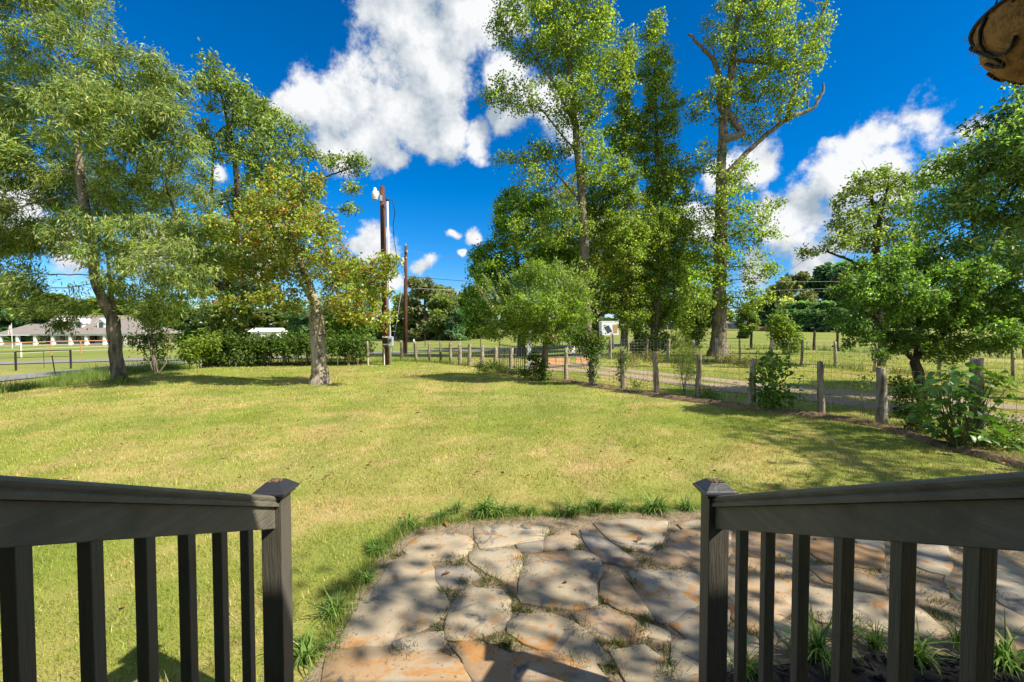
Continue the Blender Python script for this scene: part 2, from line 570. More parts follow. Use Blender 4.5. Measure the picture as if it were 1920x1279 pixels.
def stone_mat():
    m = bpy.data.materials.new('flagstone')
    m.use_nodes = True
    t = m.node_tree
    p = t.nodes['Principled BSDF']
    p.inputs['Roughness'].default_value = .82
    p.inputs['Specular IOR Level'].default_value = .25
    geo = t.nodes.new('ShaderNodeNewGeometry')
    oi = t.nodes.new('ShaderNodeObjectInfo')
    cmb = t.nodes.new('ShaderNodeCombineXYZ')
    ml = t.nodes.new('ShaderNodeMath'); ml.operation = 'MULTIPLY'; ml.inputs[1].default_value = 37.0
    t.links.new(oi.outputs['Random'], ml.inputs[0])
    t.links.new(ml.outputs[0], cmb.inputs[2])
    ad = t.nodes.new('ShaderNodeVectorMath'); ad.operation = 'ADD'
    t.links.new(geo.outputs['Position'], ad.inputs[0]); t.links.new(cmb.outputs[0], ad.inputs[1])

    def nz(sc, det=6, rough=.6, dist=0):
        n = t.nodes.new('ShaderNodeTexNoise')
        n.inputs['Scale'].default_value = sc; n.inputs['Detail'].default_value = det
        n.inputs['Roughness'].default_value = rough; n.inputs['Distortion'].default_value = dist
        t.links.new(ad.outputs[0], n.inputs['Vector'])
        return n.outputs['Fac']

    def rng(s, lo, hi):
        r = t.nodes.new('ShaderNodeMapRange'); r.interpolation_type = 'SMOOTHSTEP'
        r.inputs['From Min'].default_value = lo; r.inputs['From Max'].default_value = hi
        t.links.new(s, r.inputs['Value'])
        return r.outputs[0]

    def mixc(f, a, b):
        x = t.nodes.new('ShaderNodeMix'); x.data_type = 'RGBA'
        t.links.new(f, x.inputs['Factor'])
        for k, v in (('A', a), ('B', b)):
            if isinstance(v, tuple): x.inputs[k].default_value = (*v, 1)
            else: t.links.new(v, x.inputs[k])
        return x.outputs['Result']
    cr = t.nodes.new('ShaderNodeAttribute'); cr.attribute_name = 'stone_tone'; cr.attribute_type = 'OBJECT'
    base = mixc(rng(nz(2.2, 5, .6, .8), .35, .7), cr.outputs['Color'], (.39, .325, .235))
    orange = mixc(rng(nz(3.4, 7, .65, 1.2), .53, .66), base, (.40, .205, .07))
    bluish = mixc(rng(nz(2.9, 7, .62, 1.5), .56, .68), orange, (.11, .11, .11))
    speck = mixc(rng(nz(26, 5, .7), .58, .72), bluish, (.10, .08, .055))
    pale = mixc(rng(nz(60, 3, .6), .6, .75), speck, (.38, .32, .24))
    t.links.new(pale, p.inputs['Base Color'])
    b1 = t.nodes.new('ShaderNodeBump'); b1.inputs['Strength'].default_value = .4; b1.inputs['Distance'].default_value = .012
    t.links.new(nz(9, 9, .66, .6), b1.inputs['Height'])
    b2 = t.nodes.new('ShaderNodeBump'); b2.inputs['Strength'].default_value = .4; b2.inputs['Distance'].default_value = .006
    t.links.new(nz(70, 4, .7), b2.inputs['Height'])
    t.links.new(b1.outputs[0], b2.inputs['Normal'])
    t.links.new(b2.outputs[0], p.inputs['Normal'])
    return m


M['stone'] = stone_mat()

# ------------------------------------------------------------------ outlines on the ground
PATIO_PX = [(560, 1290), (600, 1240), (640, 1165), (680, 1085), (715, 1035), (742, 1008), (790, 990), (880, 977), (980, 970), (1100, 965),
            (1220, 960), (1316, 955), (1450, 958), (1600, 962), (1760, 966), (1920, 972), (2100, 985)]
PATIO = [tuple(gpt(x, y)[:2]) for x, y in PATIO_PX] + [(4.6, 2.6), (3.6, 1.0), (-0.9, 1.0), (-1.03, 1.9)]


def inpoly(x, y, poly):
    x = np.asarray(x); y = np.asarray(y)
    c = np.zeros(x.shape, bool)
    n = len(poly)
    j = n - 1
    for i in range(n):
        xi, yi = poly[i]; xj, yj = poly[j]
        cond = ((yi > y) != (yj > y)) & (x < (xj - xi) * (y - yi) / (yj - yi + 1e-12) + xi)
        c ^= cond
        j = i
    return c


def polydist(x, y, pts):
    """distance to a polyline"""
    d = np.full(np.shape(x), 1e9)
    for (a, b) in zip(pts[:-1], pts[1:]):
        ax, ay = a[0], a[1]; bx, by = b[0] - ax, b[1] - ay
        t = np.clip(((x - ax) * bx + (y - ay) * by) / (bx * bx + by * by + 1e-12), 0, 1)
        d = np.minimum(d, np.hypot(x - ax - bx * t, y - ay - by * t))
    return d


TRACK1 = [gpt(x, y) for x, y in [(985, 684), (1040, 691), (1150, 703), (1270, 716), (1330, 724), (1420, 736), (1500, 743), (1600, 755), (1700, 765), (1800, 776), (1920, 790), (2200, 815)]]
TRACK2 = [gpt(x, y) for x, y in [(1000, 680), (1089, 687), (1180, 695), (1257, 704), (1330, 711), (1420, 722), (1500, 730), (1600, 740), (1700, 747), (1800, 754), (1920, 767), (2200, 788)]]
ROAD = [gpt(x, y) for x, y in [(-400, 752), (-100, 722), (0, 711), (120, 699), (260, 686), (400, 677), (520, 670), (690, 663), (850, 658), (960, 655), (1060, 651), (1300, 646)]]
ROAD2 = [gpt(x, y) for x, y in [(-300, 690), (0, 682), (100, 679), (200, 676), (300, 674), (420, 673)]]
# the fence beside the driveway: (pixel x, base y, top y, width px)
FPOSTS = [(1653, 793, 690, 17), (1540, 780, 678, 10), (1410, 765, 671, 11), (1308, 750, 664, 10), (1231, 740, 659, 12), (1168, 729, 655, 9),
          (1110, 722, 652, 10), (1061, 712, 652, 6), (958, 700, 652, 8), (930, 690, 650, 8), (904, 688, 648, 8), (880, 686, 645, 6), (862, 684, 642, 6), (845, 681, 641, 5),
          (826, 680, 641, 5), (805, 679, 641, 5), (780, 677, 640, 5), (753, 676, 638, 5)]
FENCE1 = [gpt(1832, 835), gpt(2150, 905)]
FLINE = [gpt(2150, 905), gpt(1832, 835)] + [gpt(p[0], p[1]) for p in FPOSTS]
HLINE = [gpt(700, 684), gpt(600, 681), (-9.3, 22.0, 0), (-13.4, 21.3, 0)]


def lawn_tint(x, y):
    """macro colour of the turf (linear)"""
    g = np.array((.25, .285, .047)); s = np.array((.47, .355, .15)); d = np.array((.17, .24, .032))
    n1 = fbm(x * .55 + 3, y * .45, 1, 5)
    n2 = fbm(x * 2.1, y * 1.6 + 7, 9, 4)
    n3 = fbm(x * .18, y * .18 + 4, 21, 3)
    k = sstep(.46, .72, n1 * .6 + n2 * .4) * .85
    near = sstep(9.5, 3.0, y)
    n4 = fbm(x * 7, y * 7, 77, 3)
    k = sstep(.42, .66, n1 * .35 + n2 * .3 + n4 * .35) * .82
    k = np.clip(k + .08 * near + .25 * sstep(.5, .7, n3) * sstep(20, 8, y), 0, 1)
    c = g * (1 - k)[..., None] + s * k[..., None]
    m = sstep(.52, .7, fbm(x * .8 + 11, y * .8, 33, 4)) * .55
    c = c * (1 - m)[..., None] + d * m[..., None]
    # faint mowing streaks
    ang = np.arctan2(x + 2.5, y + 4.0)
    st = np.sin(ang * 46 + 2.5 * fbm(x * .3, y * .3, 51, 2)) * sstep(3, 6, y) * sstep(24, 18, y)
    c = c * (1 + .07 * st)[..., None]
    # beyond the fence the grass is greener
    far = sstep(24, 34, y) * .6
    gg = np.array((.17, .22, .045))
    c = c * (1 - far)[..., None] + gg * far[..., None]
    return c


# ------------------------------------------------------------------ land
def axis(lo, a, b, hi, fine, grow=1.18):
    mid = list(np.arange(a, b + 1e-6, fine))
    l = []; s = fine; x = a
    while x > lo:
        s *= grow; x -= s; l.append(max(x, lo))
    r = []; s = fine; x = b
    while x < hi:
        s *= grow; x += s; r.append(min(x, hi))
    return np.array(l[::-1] + mid + r)


ax = axis(-900, -18, 16, 900, .22)
ay = axis(-40, .0, 26, 1500, .22)
GX, GY = np.meshgrid(ax, ay)
SOILM = polydist(GX, GY, FLINE)
GZ = gz(GX, GY) + (fbm(GX * .35, GY * .35, 3, 3) - .5) * .05 * sstep(2.5, 6, GY)
pm = inpoly(GX, GY, PATIO)
cc = lawn_tint(GX, GY)
soilc = np.array((.17, .115, .072))
sb = sstep(.55, .12, SOILM + (fbm(GX * 3, GY * 3, 8, 3) - .5) * .5)[..., None]
sb = sb * sstep(16.5, 15.5, GY)[..., None]
cc = cc * (1 - sb) + soilc * sb
# bare earth lip of the bank at the left edge of the yard
lip = sstep(.6, .1, np.abs(GX + 13.3 + (fbm(GX, GY * .6, 4, 3) - .5) * 1.0))[..., None] * sstep(15, 13, GY)[..., None] * .8
cc = cc * (1 - lip) + np.array((.24, .15, .095)) * lip
V = np.stack((GX, GY, GZ), -1).reshape(-1, 3)
nx, ny = len(ax), len(ay)
I = np.arange(nx * ny).reshape(ny, nx)
F = np.stack((I[:-1, :-1], I[:-1, 1:], I[1:, 1:], I[1:, :-1]), -1).reshape(-1, 4)
T(link('ground', npmesh('ground', V, F, M['ground'], cc.reshape(-1, 3), True)), kind='structure')


def strip(name, pts, w, m, dz, seed, step=.35, rag=.25, kind='structure', across=4):
    pts = [np.array(p[:2]) for p in pts]
    P = []
    for a, b in zip(pts[:-1], pts[1:]):
        n = max(1, int(np.linalg.norm(b - a) / step))
        for k in range(n):
            P.append(a + (b - a) * k / n)
    P.append(pts[-1])
    P = np.array(P)
    for k in range(6):
        P[1:-1] = (P[:-2] + P[2:] + 2 * P[1:-1]) / 4
    tg = np.gradient(P, axis=0)
    tg /= np.linalg.norm(tg, axis=1)[:, None] + 1e-9
    nr = np.stack((-tg[:, 1], tg[:, 0]), 1)
    s = np.cumsum(np.r_[0, np.linalg.norm(np.diff(P, axis=0), axis=1)])
    rows = []
    for k in range(across + 1):
        u = k / across * 2 - 1
        rr = w * u * (1 + rag * 2 * (fbm(s * .7, s * 0 + k // across * 9.7 + seed, seed, 4) - .5) * abs(u))
        q = P + nr * rr[:, None]
        z = gz(q[:, 0], q[:, 1]) + (fbm(q[:, 0] * .35, q[:, 1] * .35, 3, 3) - .5) * .05 * sstep(2.5, 6, q[:, 1]) + dz
        rows.append(np.column_stack((q, z)))
    V = np.stack(rows, 1).reshape(-1, 3)
    I = np.arange(len(V)).reshape(len(P), across + 1)
    F = np.stack((I[:-1, :-1], I[:-1, 1:], I[1:, 1:], I[1:, :-1]), -1).reshape(-1, 4)
    return T(link(name, npmesh(name, V, F, m, None, True)), kind=kind)


strip('driveway', TRACK1, .56, M['gravel'], .014, 2, rag=.9)
strip('driveway', TRACK2, .50, M['gravel'], .010, 5, rag=.9)
strip('road', ROAD, 1.35, M['asphalt'], .05, 7, rag=.12, step=.7)
strip('road', ROAD2, 1.7, M['asphalt'], .054, 9, rag=.12, step=.7)

# patio bed with every flagstone
pb = MB()
pb.add([(x, y, .012) for x, y in PATIO], [tuple(range(len(PATIO)))[::-1] if False else tuple(range(len(PATIO)))])
bed = pb.build('patio', M['bed'])
me = bed.data
if me.polygons[0].normal.z < 0:
    me.flip_normals()
T(bed, kind='structure')

Z2 = lambda p: (560 + p[0] / 2.5263, 900 + p[1] / 2.5263)
Z3 = lambda p: (1260 + p[0] / 2.909, 860 + p[1] / 2.909)
STONES = [
    (Z2, 0, [(505, 345), (560, 290), (690, 262), (790, 280), (815, 305), (800, 345), (740, 385), (640, 385), (540, 365)]),
    (Z2, 0, [(840, 235), (960, 225), (1160, 220), (1175, 250), (1150, 285), (1060, 300), (960, 318), (870, 330), (845, 290)]),
    (Z2, 2, [(1040, 318), (1150, 304), (1146, 342), (1060, 346)]),
    (Z2, 1, [(1168, 322), (1185, 285), (1270, 257), (1315, 290), (1300, 325), (1170, 345)]),
    (Z2, 0, [(1405, 215), (1560, 197), (1740, 207), (1735, 240), (1710, 300), (1650, 335), (1590, 340), (1500, 305), (1440, 250)]),
    (Z2, 2, [(1340, 250), (1400, 265), (1480, 320), (1600, 398), (1550, 415), (1440, 393), (1365, 310)]),
    (Z2, 1, [(1675, 375), (1760, 310), (1800, 255), (1900, 238), (2040, 250), (2090, 330), (2000, 390), (1870, 405), (1740, 428), (1690, 405)]),
    (Z2, 0, [(815, 355), (900, 345), (1035, 345), (1045, 395), (1030, 465), (985, 488), (900, 450), (820, 390)]),
    (Z2, 0, [(1075, 395), (1120, 367), (1340, 352), (1420, 385), (1428, 450), (1395, 500), (1403, 590), (1330, 617), (1180, 608), (1060, 590), (1047, 560), (1065, 480)]),
    (Z2, 0, [(430, 415), (500, 372), (618, 392), (630, 430), (643, 500), (692, 580), (704, 622), (640, 676), (520, 736), (400, 788), (190, 795), (230, 720), (280, 620), (380, 510)]),
    (Z2, 2, [(655, 440), (780, 427), (842, 470), (786, 516), (690, 528), (665, 490)]),
    (Z2, 0, [(792, 526), (960, 542), (990, 590), (988, 640), (958, 708), (820, 762), (702, 764), (710, 690), (745, 600)]),
    (Z2, 1, [(1440, 500), (1535, 470), (1592, 560), (1672, 668), (1630, 655), (1500, 608), (1440, 560)]),
    (Z2, 2, [(1578, 449), (1800, 442), (1900, 470), (1990, 520), (1900, 570), (1830, 636), (1750, 686), (1706, 676), (1626, 560)]),
    (Z2, 0, [(992, 700), (1060, 652), (1200, 660), (1290, 692), (1380, 760), (1468, 878), (1400, 878), (1230, 828), (1090, 788), (1012, 743)]),
    (Z2, 1, [(1310, 652), (1420, 637), (1560, 670), (1645, 740), (1560, 763), (1412, 763), (1345, 700)]),
    (Z2, 2, [(452, 780), (560, 748), (668, 738), (678, 780), (660, 806), (540, 816), (472, 808)]),
    (Z2, 1, [(150, 850), (250, 818), (400, 797), (470, 828), (620, 823), (738, 872), (828, 957), (850, 1010), (600, 1040), (120, 1040)]),
    (Z2, 1, [(724, 797), (860, 792), (998, 850), (1012, 957), (1006, 1030), (870, 1030), (795, 870)]),
    (Z2, 1, [(1030, 842), (1200, 842), (1380, 892), (1448, 960), (1440, 1030), (1024, 1030)]),
    (Z2, 0, [(1492, 837), (1640, 807), (1718, 870), (1776, 957), (1770, 1030), (1600, 1030), (1542, 920)]),
    (Z2, 2, [(1775, 700), (1852, 642), (1960, 612), (2040, 640), (1990, 740), (1860, 765)]),
    (Z2, 0, [(1775, 792), (1900, 778), (2020, 800), (2030, 957), (1990, 1030), (1805, 1030), (1785, 880)]),
    (Z2, 0, [(1645, 695), (1740, 732), (1748, 762), (1670, 753)]),
    (Z2, 0, [(1800, 220), (1900, 200), (1960, 215), (1900, 230), (1826, 241)]),
    (Z3, 1, [(340, 425), (640, 432), (715, 500), (722, 558), (640, 570), (540, 560), (340, 520)]),
    (Z3, 1, [(735, 495), (830, 460), (960, 470), (1135, 520), (1138, 612), (960, 590), (830, 572)]),
    (Z3, 1, [(330, 545), (560, 580), (700, 640), (725, 690), (700, 800), (560, 890), (440, 955), (330, 880), (300, 700)]),
    (Z3, 1, [(765, 604), (950, 603), (1135, 650), (1140, 738), (1000, 712), (850, 682)]),
    (Z3, 0, [(738, 716), (830, 738), (960, 742), (1135, 772), (1290, 800), (1360, 860), (1480, 955), (1300, 985), (1040, 925), (830, 905), (738, 850)]),
    (Z3, 2, [(1280, 465), (1500, 490), (1505, 645), (1400, 620), (1288, 580)]),
    (Z3, 2, [(1000, 452), (1140, 468), (1142, 525), (1050, 492)]),
    (Z3, 1, [(1150, 622), (1290, 690), (1490, 722), (1492, 768), (1290, 770), (1160, 702)]),
    (Z3, 0, [(1690, 500), (1920, 590), (2050, 640), (1920, 640), (1700, 585)]),
    (Z3, 2, [(1690, 602), (1920, 655), (2060, 700), (2050, 900), (1920, 880), (1800, 800), (1705, 690)]),
    (Z3, 0, [(1690, 815), (1800, 832), (1920, 898), (2040, 930), (1980, 990), (1840, 950), (1690, 900)]),
    (Z3, 1, [(1560, 900), (1690, 920), (1920, 1000), (2000, 1060), (1920, 1100), (1700, 1010)]),
    (Z3, 0, [(320, 960), (450, 1000), (470, 1070), (330, 1110)]),
    (Z3, 0, [(560, 920), (640, 930), (730, 1000), (700, 1060), (620, 1000)]),
    (Z3, 2, [(2100, 560), (2300, 620), (2350, 760), (2180, 740), (2090, 660)]),
    (Z3, 1, [(2080, 780), (2300, 820), (2420, 960), (2200, 980), (2090, 900)]),
    (Z3, 1, [(1520, 640), (1660, 640), (1680, 760), (1560, 780), (1510, 720)]),
]
TONES = [[(.37, .30, .20), (.34, .285, .195), (.40, .325, .215)], [(.39, .22, .095), (.40, .255, .13), (.34, .22, .125)], [(.20, .195, .18), (.25, .23, .20), (.29, .25, .195)]]
rr = np.random.RandomState(3)
for si, (Z, tone, poly) in enumerate(STONES):
    P = np.array([gpt(*Z(p))[:2] for p in poly])
    # chipped outline
    out = []
    n = len(P)
    for i in range(n):
        a, b = P[i], P[(i + 1) % n]
        k = max(2, int(np.linalg.norm(b - a) / .06))
        for q in range(k):
            out.append(a + (b - a) * q / k)
    out = np.array(out)
    for q in range(0):
        out = (np.roll(out, 1, 0) + np.roll(out, -1, 0) + 2 * out) / 4
    cen = out.mean(0)
    dv = out - cen
    ln = np.linalg.norm(dv, axis=1)[:, None]
    jag = (fbm(out[:, 0] * 14, out[:, 1] * 14, si, 3) - .5)[:, None] * .035
    out = cen + dv * (1 + (jag * .8 + .028) / ln) + rr.normal(0, .002, out.shape)
    th = rr.uniform(.020, .028)
    m = len(out)
    tilt = rr.uniform(-.006, .006, 2)
    zt = lambda q, h: h + (q - cen) @ tilt
    ins = cen + (out - cen) * (1 - .005 / ln)
    ins2 = cen + (out - cen) * .55
    rings = [np.column_stack((out, np.full(m, .006))), np.column_stack((out, zt(out, th - .005 + rr.uniform(-.002, .001, m)))),
             np.column_stack((ins, zt(ins, th + rr.uniform(-.001, .001, m)))), np.column_stack((ins2, zt(ins2, th + rr.uniform(-.0015, .0015, m))))]
    V = np.vstack(rings + [np.array([[cen[0], cen[1], th]])])
    V[:, :2] -= cen
    F4 = []
    for r in range(3):
        for k in range(m):
            a = r * m + k; b = r * m + (k + 1) % m
            F4.append((a, b, b + m, a + m))
    F3 = [(3 * m + k, 3 * m + (k + 1) % m, 4 * m) for k in range(m)]
    area = 0.5 * np.sum(out[:, 0] * np.roll(out[:, 1], -1) - np.roll(out[:, 0], -1) * out[:, 1])
    F4 = np.array(F4); F3 = np.array(F3)
    if area < 0:
        F4 = F4[:, ::-1]; F3 = F3[:, ::-1]
    o = link('flagstone', npmesh('flagstone', V, [F4, F3], M['stone'], None, False), bed)
    o.location = (cen[0], cen[1], 0)
    o['stone_tone'] = TONES[tone][rr.randint(3)]

# ------------------------------------------------------------------ railings of the steps
SLOPE = .415
PY = 2.05                       # centre of the bottom posts
YAW = -20 / FPX                 # the flight runs a hair to the left of the view axis


def xat(x0, y):
    return x0 + YAW * (y - PY) * 1.0


def railing(side, xc, ys, label, open_right):
    root = empty('stair_railing', (xc, PY, 0), label, 'railing', 'stair railings')
    L = lambda mb, name, m, **k: mb.build(name, m, root, origin=(xc, PY, 0), **k)
    L(MB().box(xc - .046, xc + .046, PY - .046, PY + .046, .012, 1.108), 'newel_post', M['black_wood'], bevel=.004)
    # cap: flange, sloping sides, flat top with a dirty recess
    cp = MB()
    prof = [(.060, 1.088), (.060, 1.100), (.074, 1.103), (.074, 1.112), (.066, 1.117), (.060, 1.123), (.034, 1.146), (.032, 1.148)]
    vs = []
    for r, z in prof:
        vs += [(xc - r, PY - r, z), (xc + r, PY - r, z), (xc + r, PY + r, z), (xc - r, PY + r, z)]
    fs = [(0, 3, 2, 1)]
    for i in range(len(prof) - 1):
        for k in range(4):
            a = 4 * i + k; b = 4 * i + (k + 1) % 4
            fs.append((a, b, b + 4, a + 4))
    n = 4 * (len(prof) - 1)
    fs.append((n, n + 1, n + 2, n + 3))
    cp.add(vs, fs)
    cap = L(cp, 'post_cap', M['black_vinyl'])
    ds = MB()
    rs2 = np.random.RandomState(4 + side)
    for k in range(26):
        a = rs2.uniform(-.024, .024, 2); s = rs2.uniform(.002, .006)
        ds.box(-s, s, -s, s, 0, .002 + s * .3, Matrix.Translation((xc + a[0], PY + a[1], 1.1482)) @ Matrix.Rotation(rs2.uniform(0, 3), 4, 'Z'))
    dso = ds.build('debris', M['soil'], cap, origin=(xc, PY, 0))
    y1 = PY - .046
    y0 = .28
    zr = lambda y: 1.092 + SLOPE * (y1 - y)
    # moulded top rail: profile swept along the slope (x offset, height)
    pr = [(-.036, -.046), (-.036, -.030), (-.028, -.024), (-.032, -.016), (-.034, -.008), (-.028, -.001), (-.012, .004), (.012, .004), (.028, -.001), (.034, -.008), (.032, -.016), (.028, -.024), (.036, -.030), (.036, -.046)]
    mb = MB()
    vs = []
    N = 14
    for k in range(N + 1):
        y = y1 + (y0 - y1) * k / N
        vs += [(xat(xc, y) + a, y, zr(y) + b) for a, b in pr]
    n = len(pr)
    fs = []
    for k in range(N):
        for j in range(n):
            a = k * n + j; b = k * n + (j + 1) % n
            fs.append((a, a + n, b + n, b))
    fs.append(tuple(range(n))); fs.append(tuple(N * n + j for j in range(n))[::-1])
    mb.add(vs, fs)
    L(mb, 'top_rail', M['black_board'])

    def board(name, top, bot, hw, ya=y1, yb=y0, n=16):
        mb = MB(); vs = []; fs = []
        rj = np.random.RandomState(11 + side)
        for k in range(n + 1):
            y = ya + (yb - ya) * k / n
            j = rj.uniform(-.0012, .0012, 4)
            x = xat(xc, y)
            vs += [(x - hw + j[0], y, zr(y) + bot), (x + hw + j[1], y, zr(y) + bot + j[2]), (x + hw + j[1], y, zr(y) + top), (x - hw + j[0], y, zr(y) + top)]
        for k in range(n):
            for q in range(4):
                a = 4 * k + q; b = 4 * k + (q + 1) % 4
                fs.append((a, a + 4, b + 4, b))
        fs.append((0, 1, 2, 3)); fs.append((4 * n + 3, 4 * n + 2, 4 * n + 1, 4 * n))
        mb.add(vs, fs)
        L(mb, name, M['black_board'], bevel=.003)
    board('top_fascia', -.0465, -.145, .020, ya=y1)
    board('bottom_rail', -.845, -.905, .020)
    for y in ys:
        x = xat(xc, y)
        s = .018
        mb = MB().box(x - s, x + s, y - s, y + s, zr(y) - .86, zr(y) - .138)
        # the top follows the slope
        L(mb, 'baluster', M['black_wood'], bevel=.0025)
    # upper post up on the deck
    yu = y0 - .046
    L(MB().box(xat(xc, yu) - .046, xat(xc, yu) + .046, yu - .046, yu + .046, .62, zr(yu) + .06), 'newel_post', M['black_wood'], bevel=.004)
    return root


XL, XR = -1.075, .925
YL = [1.807 - .172 * k for k in range(9)]
YR = [1.814, 1.637, 1.455, 1.273, 1.085, .911, .735, .56, .39]
YL = [y for y in YL if y > .34]
railing(0, XL, YL, 'black wooden step railing standing on the lawn side of the flagstone patio', True)
railing(1, XR, YR, 'black wooden step railing with the flagstone patio showing between its balusters', False)

# ------------------------------------------------------------------ porch above and behind (its roof shades the railings)
porch = empty('porch', (0, -1, 0), 'porch with deck, steps and roof that the black railings lead up to', 'porch')
PO = (0, -1, 0)
for k in range(9):
    y = .22 - .145 * (k + 1)
    MB().box(-8.6, 5.6, y, y + .138, .585, .62).build('deck_board', M['deck'], porch, origin=PO)
MB().box(-8.6, 5.6, -3.4, -1.09, .585, .62).build('deck_floor', M['deck'], porch, origin=PO)
MB().box(-8.6, 5.6, -3.4, .2, .0, .58).build('skirt', M['porch_white'], porch, origin=PO)
for k in range(3):
    y = .25 + .5 * k
    MB().box(XL + .06, XR - .06, y, y + .53, .62 - .17 * (k + 1), .655 - .17 * (k + 1)).build('step', M['deck'], porch, origin=PO)
    MB().box(XL + .08, XR - .08, y + .01, y + .49, 0.0, .615 - .17 * (k + 1)).build('riser', M['porch_white'], porch, origin=PO)
MB().box(-9.0, 6.0, -3.6, .86, 3.06, 3.12).build('soffit', M['porch_white'], porch, origin=PO)
MB().box(-9.05, 6.05, .86, .90, 3.0, 3.2).build('fascia', M['porch_white'], porch, origin=PO)
rf = MB()
rf.add([(-9.1, .95, 3.16), (6.1, .95, 3.16), (6.1, -3.7, 4.6), (-9.1, -3.7, 4.6), (-9.1, .95, 3.21), (6.1, .95, 3.21), (6.1, -3.7, 4.65), (-9.1, -3.7, 4.65)],
       [(0, 1, 2, 3), (7, 6, 5, 4), (0, 4, 5, 1), (1, 5, 6, 2), (2, 6, 7, 3), (3, 7, 4, 0)])
rf.build('roof', M['roof'], porch, origin=PO)
MB().box(-9.0, 6.0, -3.6, -3.4, 0, 3.06).build('house_wall', M['cream_wall'], porch, origin=PO)
for x in (-8.4, -4.8, 5.4):
    MB().box(x - .08, x + .08, -.02, .14, .62, 3.06).build('column', M['porch_white'], porch, origin=PO)

# ------------------------------------------------------------------ hanging basket
BS = 1.0
BX, BY = 1.06 * BS, .84 * BS
BR = .165 * BS
zrim = CAMH + (2.437 - CAMH) * BS
hb = empty('hanging_basket', (BX, BY, zrim - .16), 'coconut coir hanging basket in a black scrolled wire frame', 'hanging basket')
HO = (BX, BY, zrim - .16)
prof = [(.02, -.108), (.07, -.104), (.105, -.092), (.130, -.072), (.148, -.044), (.158, -.016), (.161, .01), (.150, .016), (.14, .0), (.0001, -.02)]
prof = [(r * BS, z * BS) for r, z in prof]
# lumpy coir bowl
n = 48
vs = []
rj = np.random.RandomState(8)
for r, z in prof:
    for k in range(n):
        a = 2 * math.pi * k / n
        q = r * (1 + .02 * math.sin(5 * a + z * 40)) + rj.normal(0, .0012)
        vs.append((BX + q * math.cos(a), BY + q * math.sin(a), zrim + z + rj.normal(0, .0015)))
fs = []
for i in range(len(prof) - 1):
    for k in range(n):
        a = i * n + k; b = i * n + (k + 1) % n
        fs.append((a, b, b + n, a + n))
fs.append(tuple(range(n - 1, -1, -1)))
MB().add(vs, fs).build('coir_liner', M['coir'], hb, smooth=True, origin=HO)
fib = MB()
for k in range(420):
    a = rj.uniform(0, 2 * math.pi); u = rj.uniform(0, 5.99)
    i = int(u); t = u - i
    r = prof[i][0] * (1 - t) + prof[i + 1][0] * t; z = prof[i][1] * (1 - t) + prof[i + 1][1] * t
    p = Vector((BX + r * math.cos(a), BY + r * math.sin(a), zrim + z))
    d = Vector((math.cos(a), math.sin(a), -.5 + z * 3)) * .5 + Vector(rj.normal(0, .7, 3))
    d.normalize()
    l = rj.uniform(.008, .022)
    fib.tube([p, p + d * l * .6, p + d * l + Vector((0, 0, -.004))], [.0007, .0006, .0003], 3, False)
fo = fib.build('coir_fibre', M['coir'], hb, origin=HO)
fo['kind'] = 'stuff'
ring = lambda r, z, n=48: [(BX + r * math.cos(2 * math.pi * k / n), BY + r * math.sin(2 * math.pi * k / n), zrim + z) for k in range(n + 1)]
MB().tube(ring(BR, .006 * BS), .0034, 8, False).build('rim_wire', M['iron'], hb, smooth=True, origin=HO)
MB().tube(ring(.074 * BS, -.107 * BS), .003, 8, False).build('base_ring', M['iron'], hb, smooth=True, origin=HO)


def bowl(a, z, g=.006):
    zs = [p[1] for p in prof[:7]]; rs_ = [p[0] for p in prof[:7]]
    z = z * BS
    r = float(np.interp(z, zs, rs_)) + g
    return (BX + r * math.cos(a), BY + r * math.sin(a), zrim + z)


for k in range(6):
    a0 = math.pi + .16 + k * math.pi / 3
    # an S scroll from the rim down and back up in a hook
    pts = [bowl(a0 - .12, -0.006), bowl(a0 - .05, -0.003), bowl(a0 + .08, -0.015), bowl(a0 + .25, -0.035), bowl(a0 + .38, -0.056), bowl(a0 + .45, -0.070), bowl(a0 + .44, -0.081), bowl(a0 + .36, -0.084), bowl(a0 + .27, -0.073), bowl(a0 + .22, -0.062)]
    MB().tube(pts, .0031, 8).build('scroll_wire', M['iron'], hb, smooth=True, origin=HO)
    pts = [bowl(a0 + .62, -0.000), bowl(a0 + .50, -0.014), bowl(a0 + .42, -0.032), bowl(a0 + .40, -0.049), bowl(a0 + .46, -0.066), bowl(a0 + .62, -0.073), bowl(a0 + .75, -0.070), bowl(a0 + .85, -0.059)]
    MB().tube(pts, .0031, 8).build('scroll_wire', M['iron'], hb, smooth=True, origin=HO)
for k in range(3):
    a = 2 * math.pi * k / 3 + .9
    MB().tube([(BX + BR * math.cos(a), BY + BR * math.sin(a), zrim + .008), (BX, BY, 2.96)], .0016, 5).build('chain', M['iron'], hb, origin=HO)
MB().tube([(BX, BY, 2.955), (BX, BY, 3.0), (BX, BY + .015, 3.03), (BX, BY, 3.06)], .003, 6).build('hook', M['iron'], hb, origin=HO)


# ------------------------------------------------------------------ plants: growth engine
def unit(v):
    return v / (np.linalg.norm(v, axis=-1, keepdims=True) + 1e-9)


